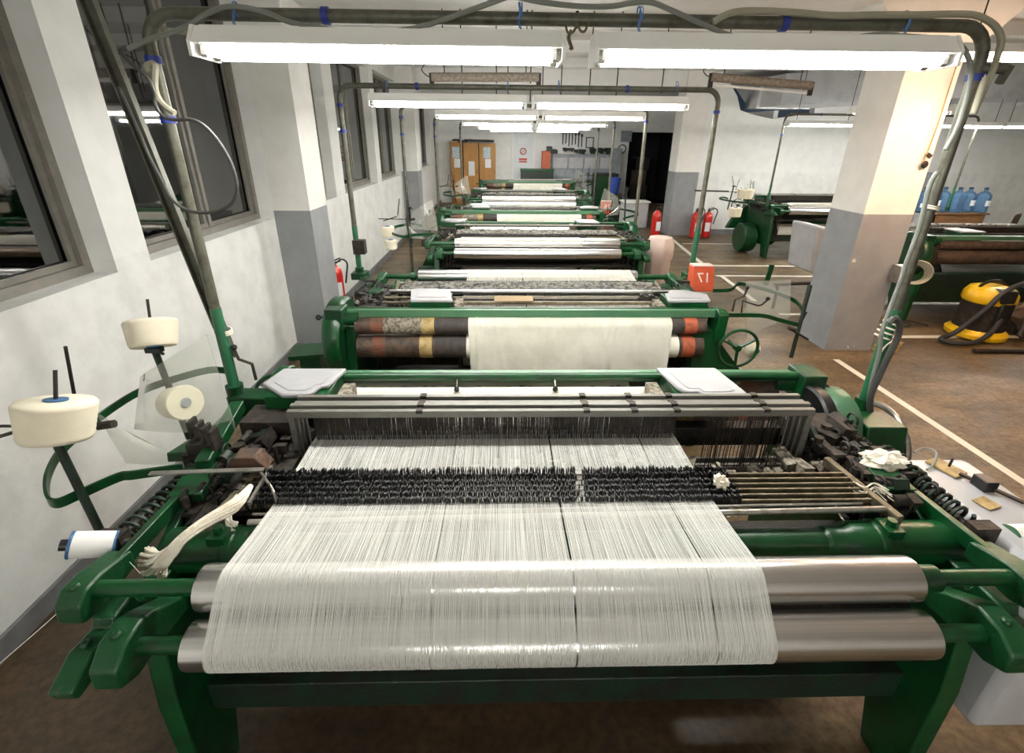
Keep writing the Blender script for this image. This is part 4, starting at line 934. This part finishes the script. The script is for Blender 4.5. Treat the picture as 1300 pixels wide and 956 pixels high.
# ================================================================ FAR AND SIDE OBJECTS
# lockers
def zat(px, py, Y): return P(px, py, 'Y', Y)
YL = YB-.5
for i, (xa, xb) in enumerate(((571,586.5),(587.5,607),(608,629))):
    a = zat(xa,180,YL).x; b = zat(xb,180,YL).x; t = thing('locker', ('leftmost','middle','rightmost')[i]+' of the three orange-brown wooden lockers by the back wall', 'locker', ((a+b)/2, YL+.22, 0)); cx = (a+b)/2
    o = MB().bb(-(b-a)/2, (b-a)/2, -.2, .2, 0, 2.0-.02*i).build('carcass', 'cabinetwood', t, .004)
    d = MB().bb(-(b-a)/2+.015, (b-a)/2-.015, -.222, -.2, .05, 1.96-.02*i).build('door', 'cabinetwood', t, .003)
    MB().bb((b-a)/2-.06, (b-a)/2-.045, -.24, -.222, 1.0, 1.12).build('handle', 'iron', d)
    if i != 1: MB().bb(-.13, .10, -.226, -.222, 1.5, 1.85).build('poster', 'paperblue', d)
    MB().bb(-.08, .12, -.226, -.222, 1.2 if i != 1 else .95, 1.48 if i != 1 else 1.4).build('notice', 'paper', d)
m = MB(); rr = random.Random(2)
for k in range(7): m.box((zat(580+k*7,178,YL).x, YL+.1, 2.0+rr.uniform(.02,.06)), (.25,.3,.07), ('Z', rr.uniform(-.3,.3)))
small('folded_bags', m, 'darkcloth', 'dark bags lying on top of the lockers', 'bag')
# door at the back
xa, xb = zat(656,165,YB).x, zat(673,165,YB).x; zt2 = zat(660,163,YB).z
dr = bpy.data.objects.new('door_1', None); C.objects.link(dr); dr.location = ((xa+xb)/2, YB, 0); dr['kind'] = 'structure'
w_ = (xb-xa)/2+.1
MB().bb(-w_, w_, -.05, 0, 0, zt2-.06).build('door_leaf', 'doorpaint', dr, .004)
m = MB(); m.bb(-w_-.09, -w_, -.08, 0, 0, zt2); m.bb(w_, w_+.09, -.08, 0, 0, zt2); m.bb(-w_, w_, -.08, 0, zt2-.06, zt2)
m.build('door_frame', 'white', dr, .004)
MB().bb(-.18, .14, -.054, -.05, 1.95, 2.15).build('notice', 'paper', dr)
m = MB(); m.ring((0,-.056,1.72), (0,1,0), .10, .018, 24, 6); m.bar((-.07,-.056,1.65),(.07,-.056,1.79),.02,.01,(0,1,0)); m.bb(-.14,.14,-.058,-.052,1.44,1.50); m.bb(-.14,.14,-.058,-.052,1.36,1.41)
m.build('red_sign', 'signred', dr)
MB().bb(w_-.12, w_-.06, -.09, -.05, 1.0, 1.03).build('handle', 'steel', dr)
# workbench with grey back panel, vices, toolbox
xa, xb = zat(700,200,YB).x, zat(778,200,YB).x; zt3 = zat(740,200,YB).z
t = thing('workbench', 'long grey steel workbench with a row of panels against the back wall', 'workbench', ((xa+xb)/2, YB-.4, 0)); hw_ = (xb-xa)/2
MB().bb(-hw_, hw_, -.3, .35, .85, .92).build('bench_top', 'greysteel', t, .004)
MB().bb(-hw_, hw_, .0, .35, .92, 1.65).build('back_panel', 'greysteel', t, .004)
m = MB()
for k in range(4): m.bb(-hw_+k*hw_*.5+.03, -hw_+(k+1)*hw_*.5-.03, -.015, 0, 1.2, 1.55)
m.build('panel_door', 'cover', t, .004)
for sx in (-1,1):
    for sy in (-.27,.3): MB().bb(sx*(hw_-.05)-.03, sx*(hw_-.05)+.03, sy-.03, sy+.03, 0, .85).build('leg', 'iron', t)
for i, px in enumerate((700,722,736,755,763,770)):
    p = zat(px,196,YB-.25); m = MB(); rr = random.Random(i)
    for k in range(5): m.box((p.x+rr.uniform(-.15,.15), YB-.22+rr.uniform(-.1,.1), 1.72+rr.uniform(-.03,.10)), (rr.uniform(.08,.2),.12,rr.uniform(.06,.16)))
    small('machine_part', m, 'green_dark', 'dark green machine part lying on top of the workbench', 'machine part', 'machine parts on the workbench')
small('toolbox', MB().bb(zat(688,200,YB-.7).x, zat(698,200,YB-.7).x, YB-.9, YB-.5, 0, 1.75), 'redrust', 'tall red steel toolbox left of the workbench panels', 'toolbox', bevel=.01)
t = thing('storage_chest', 'dark green chest on the floor below the red toolbox', 'chest', (zat(684,215,YB-1).x, YB-1.1, 0))
MB().bb(-.6,.45,-.3,.15,0,1.15).build('chest_body','green_dark',t,.01); MB().bb(-.62,.47,-.32,.17,1.15,1.22).build('lid','green',t,.01)
tools = [(715,168,.35),(719,168,.32),(723,168,.40),(727,168,.36),(731,170,.30),(735,170,.38),(739,172,.33)]
for px, py, h in tools:
    p = zat(px, py, YB-.04); m = MB(); m.cyl((p.x,YB-.03,p.z),(p.x,YB-.03,p.z-h*1.1),.018,6); m.box((p.x,YB-.03,p.z),(.07,.03,.09))
    small('hand_tool', m, 'iron', 'dark hand tool hanging on the back wall above the workbench', 'tool', 'tools hung on the back wall')
p0, p1 = zat(744,174,YB), zat(753,188,YB)
t = thing('picture_frame', 'small dark picture frame on the back wall right of the hand tools', 'frame', ((p0.x+p1.x)/2, YB-.02, (p0.z+p1.z)/2)); a_, b_ = (p1.x-p0.x)/2, (p0.z-p1.z)/2
m = MB(); m.bb(-a_,a_,-.02,.015,b_-.03,b_); m.bb(-a_,a_,-.02,.015,-b_,-b_+.03); m.bb(-a_,-a_+.03,-.02,.015,-b_+.03,b_-.03); m.bb(a_-.03,a_,-.02,.015,-b_+.03,b_-.03); m.build('border','iron',t)
MB().bb(-a_+.03,a_-.03,-.005,.01,-b_+.03,b_-.03).build('picture','paper',t)
p = zat(795,173,YB-.05); small('electric_box', MB().bb(p.x-.17,p.x+.17,YB-.15,YB,p.z-.17,p.z+.17), 'greysteel', 'small grey electric box beside the top of the dark opening', 'box', bevel=.01)
p = P(790,189,'Y',YB-.03); small('coiled_cable', MB().ring((p.x,YB-.02,p.z),(0,1,0),.13,.018,24,6), 'black', 'small coil of black cable hung left of the dark opening', 'cable')
t = thing('storage_bin', 'bright blue bucket at the end of the workbench', 'bucket', (zat(780,232,13.5).x, 13.5, 0)); MB().lathe([(.13,.75),(.17,1.15),(.18,1.16),(.16,1.16),(.12,.76)],(0,0,0),(0,0,1),24).build('bucket_body','bluebucket',t); MB().bb(-.2,.2,-.2,.2,0,.75).build('stand_box','green_dark',t)
small('steel_cabinet', MB().bb(zat(778,200,16.8).x, zat(789,200,16.8).x, 16.8, 17.3, 0, 1.85), 'greysteel', 'narrow grey steel cabinet right of the workbench', 'cabinet', bevel=.01)
t = thing('green_cabinet', 'dark green machine cabinet before the end of the workbench', 'cabinet', (zat(768,230,15.6).x, 15.6, 0)); MB().bb(-.35,.35,-.3,.3,0,1.15).build('body','green_dark',t,.01); MB().bb(-.3,.3,-.32,-.3,.1,1.05).build('door','green',t,.005)
# boxes seen through the dark opening
for i, (x, z, w_, h) in enumerate(((5.15,0,.6,.6),(5.1,.6,.55,.5),(5.2,1.1,.5,.4),(4.5,0,.5,.5),(5.1,1.5,.7,.06))):
    small('crate', MB().bb(x-w_/2,x+w_/2,18.4,18.9,z,z+h), ('iron','brownroll','iron','greysteel','iron')[i], ('bottom crate of the stack in the dark opening','middle crate of the stack in the dark opening','top crate of the stack in the dark opening','low grey crate on the left in the dark opening','flat board on the stack in the dark opening')[i], 'crate', bevel=.01)
t = thing('plastic_tub', 'white plastic tub on a low stand in front of the dark opening', 'tub', (P(806,255,'Y',12.6).x, 12.6, 0)); MB().bb(-.32,.32,-.2,.2,.0,.62).build('tub_body','cover',t,.02); MB().bb(-.35,.35,-.23,.23,.62,.66).build('rim','white',t,.01)
# fire extinguishers
def extinguisher(x, y, z, lb, s=1, rz=0, hose=True, grp=None):
    t = thing('fire_extinguisher', lb, 'fire extinguisher', (x, y, z), rz, grp); t.scale = (s,s,s)
    MB().lathe([(.06,0),(.078,.01),(.08,.03),(.08,.36),(.07,.42),(.035,.455),(.03,.47)],(0,0,0),(0,0,1),28).build('cylinder','red',t)
    m = MB().cyl((0,0,.46),(0,0,.51),.02,12); m.box((.03,0,.53),(.10,.02,.012),('Y',-.3)); m.box((.03,0,.505),(.09,.018,.01)); m.build('valve','black',t)
    MB().prism([(-.045,.12),(.045,.12),(.045,.28),(-.045,.28)],'Y',-.082,-.076).build('label_patch','paper',t)
    if hose: MB().tube(smooth_path([(.02,0,.49),(.09,-.02,.53),(.14,-.03,.48),(.12,-.03,.36),(.10,-.02,.25)]),.010,8).build('hose','rubber',t)
    return t
p = P(420,382,'X',-1.98)
e1 = extinguisher(P(431,386,'Y',5.4).x, 5.4, P(431,386,'Y',5.4).z, 'red fire extinguisher hanging on the left wall behind the grey pillar', 1.0, .5)
MB().bb(-.28,-.06,-.02,.02,.36,.42).build('wall_bracket','iron',e1)
p = P(880,300,'Z',0); extinguisher(p.x-.06, 11.1, 0, 'red fire extinguisher on the floor right of the far column, left one of the pair', 1.25, .2)
extinguisher(p.x+.24, 11.15, 0, 'red fire extinguisher on the floor right of the far column, right one of the pair', 1.25, -.2)
extinguisher(P(832,290,'Y',11.15).x, 11.15, 0, 'red fire extinguisher standing against the left face of the far column', 1.3, .3, hose=False)
# pink motor cover of the third loom
small('storage_bin', MB().lathe([(.15,0),(.17,.62),(.19,.66),(.19,.82),(.15,.92),(.02,.93)],(P(843,370,'Z',.3).x, 6.15, 0),(0,0,1),8), 'pinkcover', 'pinkish tapered motor cover standing right of the third loom', 'bin', bevel=.01)
# grey cabinet by the column and its shelf
m = MB().bb(4.33,4.62,6.35,6.85,.42,1.05)
small('grey_case', MB().prism([(P(1018,345,'Y',6.5).x,.40),(P(1042,352,'Y',6.5).x,.38),(P(1047,296,'Y',6.5).x,1.0),(P(1025,291,'Y',6.5).x,1.04)],'Y',6.3,6.9), 'cover', 'tall rounded grey motor case standing behind the column', 'case', bevel=.03)
m = MB(); m.bar((P(985,352,'Y',6.0).x,6.0,.33),(P(1035,350,'Y',6.0).x,6.0,.35),.05,.03); m.cyl((P(1030,352,'Y',6.0).x,6.0,0),(P(1030,352,'Y',6.0).x,6.0,.34),.02,8); m.cyl((P(990,352,'Y',6.0).x,6.0,0),(P(990,352,'Y',6.0).x,6.0,.32),.02,8)
small('low_stand', m, 'iron', 'low dark metal stand left of the column, below the grey case', 'stand')
# box and cable coil on the right face of the column
t = thing('junction_box', 'metal junction box on the right edge of the near column', 'box', (3.99, 4.50, .86)); L = (3.99,4.50,.86)
MB().bb(-.07,.05,-.04,.09,-.08,.09).build('box','steel',t,.006)
m = MB()
for k in range(7): m.ring((.15+.003*k,.02+.010*k,.02-.004*k),(.8,1,.1),.12-.005*k,.006,28,6)
m.build('wire_coil','hose',t)
m = MB()
for k in range(5): m.box((4.11+.012*k,4.56,.02+.022*k),(.22,.12,.014),('Z',.1*k))
small('wood_slats', m, 'goldband', 'small pile of thin wooden slats at the foot of the column', 'slats')
# valve on the column
m = MB(); c = P(1174,209,'Y',4.57); m.lathe([(.02,-.02),(.035,0),(.02,.02)],c,(0,1,0),12); m.box(c+V(.01,0,.08),(.05,.02,.03),('Y',.5)); small('door_bell', m, 'iron', 'small dark handle fixed on the column by its right edge', 'handle')
small('conduit', MB().tube([P(1173,205,'Y',4.57), P(1190,160,'Y',4.57), P(1221,62,'Y',4.57)], .006, 6), 'goldband', 'thin wire running up the right edge of the near column', 'cable')
# vacuum cleaner
vx, vy = 5.55, 5.1
t = thing('vacuum_cleaner', 'yellow and black drum vacuum cleaner standing on the floor at right', 'vacuum cleaner', (vx-.02,vy-.08,0)); t.scale = (1.18,1.18,1.18)
MB().lathe([(.17,.05),(.20,.06),(.185,.34),(.19,.36)],(0,0,0),(0,0,1),32).build('tank','iron',t)
MB().lathe([(.195,.36),(.205,.38),(.20,.44),(.17,.49),(.10,.515),(.02,.52)],(0,0,0),(0,0,1),32).build('top_cover','yellow',t)
m = MB(); m.box((-.02,-.10,.45),(.13,.22,.12)); m.box((0,-.17,.28),(.13,.08,.22)); m.build('motor_block','black',t,.015)
MB().lathe([(.12,.02),(.235,.02),(.24,.06),(.20,.10),(.16,.10)],(0,0,0),(0,0,1),32).build('base','yellow',t)
for a in (.7,2.3,3.9,5.5): MB().lathe([(.02,-.02),(.03,0),(.02,.02)],(.2*math.cos(a),.2*math.sin(a),.03),(1,0,0),12).build('wheel','black',t)
MB().tube(smooth_path([(-.02,-.20,.24),(-.14,-.26,.12),(-.30,-.30,.05),(-.48,-.28,.04),(-.50,-.18,.04),(-.36,-.16,.10),(-.22,-.20,.32),(-.10,-.20,.50),(.08,-.18,.58),(.22,-.16,.50),(.27,-.16,.28),(.20,-.22,.08)],8),.022,12).build('hose','rubber',t)
MB().tube(smooth_path([(-.16,.0,.36),(-.12,0,.52),(.02,0,.56),(.14,0,.50)]),.014,8).build('carry_handle','black',t)
MB().cyl((-.40,-.42,.022),(.65,-.46,.022),.02,12).build('wand','iron',t)
MB().lathe([(.024,0),(.03,.02),(.024,.06)],(.06,-.18,.575),(1,0,0),12).build('hose_joint','greyplastic',t)
small('coiled_lead', MB().tube(smooth_path([(4.75,5.25,.01),(4.70,5.38,.01),(4.85,5.48,.01),(5.05,5.40,.01),(4.95,5.28,.01),(4.85,5.36,.015),(5.08,5.50,.015),(5.22,5.30,.02)]),.008,6),'rubber','black power cord coiled on the floor left of the vacuum cleaner','cord')
blob('folded_tarpaulin', (6.5,4.95,.18), (.55,.30,.38), 'heap of brown folded tarpaulin beside the vacuum cleaner', 'tarpaulin', 'tarp', seed=4, amp=.35, n=48)
# table with water bottles, chairs
tx, ty = P(1232,272,'Z',.75).x, 10.2
t = thing('wooden_table', 'small wooden table under the blue water bottles', 'table', (tx,ty,0))
MB().bb(-.75,.55,-.32,.32,.72,.75).build('table_top','tablewood',t,.005); MB().bb(-.62,.42,-.30,-.26,.50,.72).build('apron','tablewood',t,.004)
for sx in (-.6,.45):
    for sy in (-.27,.27): MB().bb(sx-.03,sx+.03,sy-.03,sy+.03,0,.72).build('leg','tablewood',t,.004)
def bottle(x, y, lb, lab):
    t = thing('water_bottle', lb, 'water bottle', (x,y,.751), 0)
    MB().lathe([(.11,0),(.13,.01),(.135,.03),(.128,.10),(.135,.13),(.135,.26),(.128,.28),(.135,.31),(.13,.35),(.07,.41),(.035,.43),(.033,.46)],(0,0,0),(0,0,1),28).build('bottle_body','bottleblue',t)
    MB().lathe([(.034,.455),(.038,.46),(.038,.495),(.02,.50)],(0,0,0),(0,0,1),16).build('cap','darkblue',t)
    if lab: MB().lathe([(.1365,.14),(.1365,.25)],(0,0,0),(0,0,1),28,PI*1.15,PI*1.85).build('bottle_label','paper',t)
wb = [(1249,0,True,'water bottle at the right end of the table'),(1233,0,True,'second water bottle from the right end of the table'),(1217,0,False,'third water bottle from the right end of the table'),(1201,0,False,'fourth water bottle from the right end of the table'),(1187,0,True,'water bottle partly behind the pipe post'),(1177,0,True,'leftmost water bottle, beside the column edge')]
for i, (px, dy, lab, lb) in enumerate(wb):
    bottle(P(px-10, 268, 'Y', 10.1).x*1.0, 10.1+(.0 if i % 2 else -.05), lb, lab)
small('metal_panel', MB().bb(P(1182,230,'Y',11.3).x,P(1205,230,'Y',11.3).x,11.4,11.5,.7,P(1190,219,'Y',11.4).z),'greysteel','grey metal panel on the wall behind the water bottles','panel',bevel=.01)
def chair(x, y, rz, lb, m_):
    t = thing('chair', lb, 'chair', (x,y,0), rz)
    MB().bb(-.21,.21,-.21,.21,.43,.455).build('seat',m_,t,.01)
    MB().box((0,.22,.72),(.40,.02,.24),('X',-.12)).build('backrest',m_,t,.008)
    for sx in (-1,1):
        MB().tube([(sx*.19,-.19,0),(sx*.19,-.19,.43)],.012,8).build('leg','iron',t); MB().tube([(sx*.19,.22,0),(sx*.19,.20,.44),(sx*.19,.235,.80)],.012,8).build('leg','iron',t)
chair(P(1266,285,'Z',.6).x, 9.4, -2.6, 'light brown chair to the right of the bottle table', 'tarp'); chair(P(1296,285,'Z',.6).x, 9.3, 2.9, 'dark brown chair at the right edge of the picture', 'brownroll')
# floor debris under and beside the looms
blob('lint_heap', (-1.45,3.9,.03), (.30,.35,.07), 'low heap of lint and debris on the floor by the grey pillar', 'lint heap', 'debris', seed=12, amp=.6, n=60)
small('green_tray', MB().box((-1.38,3.2,.62),(.28,.22,.03),('Z',.2)).bb(-1.45,-1.30,3.13,3.27,0,.61), 'green', 'small green stand between the front loom and the pillar', 'stand')
# yarn stand of the right loom: long rod
small('wall_rod', MB().cyl(P(882,242,'Y',9.3), P(925,243,'Y',9.3), .014, 8), 'iron', 'dark horizontal rod left of the far right loom', 'rod')
# ================================================================ LIGHT, WORLD, CAMERA
wd = bpy.data.worlds.new('night'); bpy.context.scene.world = wd; wd.use_nodes = True
wd.node_tree.nodes['Background'].inputs[0].default_value = (.010,.013,.016,1); wd.node_tree.nodes['Background'].inputs[1].default_value = 1
cam = bpy.data.cameras.new('camera'); co = bpy.data.objects.new('camera', cam); C.objects.link(co)
M = Matrix((_r, _u, -_f)).transposed().to_4x4(); M.translation = (0,0,CAMH); co.matrix_world = M
cam.sensor_width = 36; cam.lens = FPX/1300*36; cam.shift_y = -45/1300; cam.clip_start = .02; cam.clip_end = 100
sc = bpy.context.scene; sc.camera = co
sc.view_settings.view_transform = 'Standard'; sc.view_settings.look = 'None'; sc.view_settings.exposure = 1.85; sc.view_settings.gamma = 1; sc.view_settings.use_curve_mapping = False
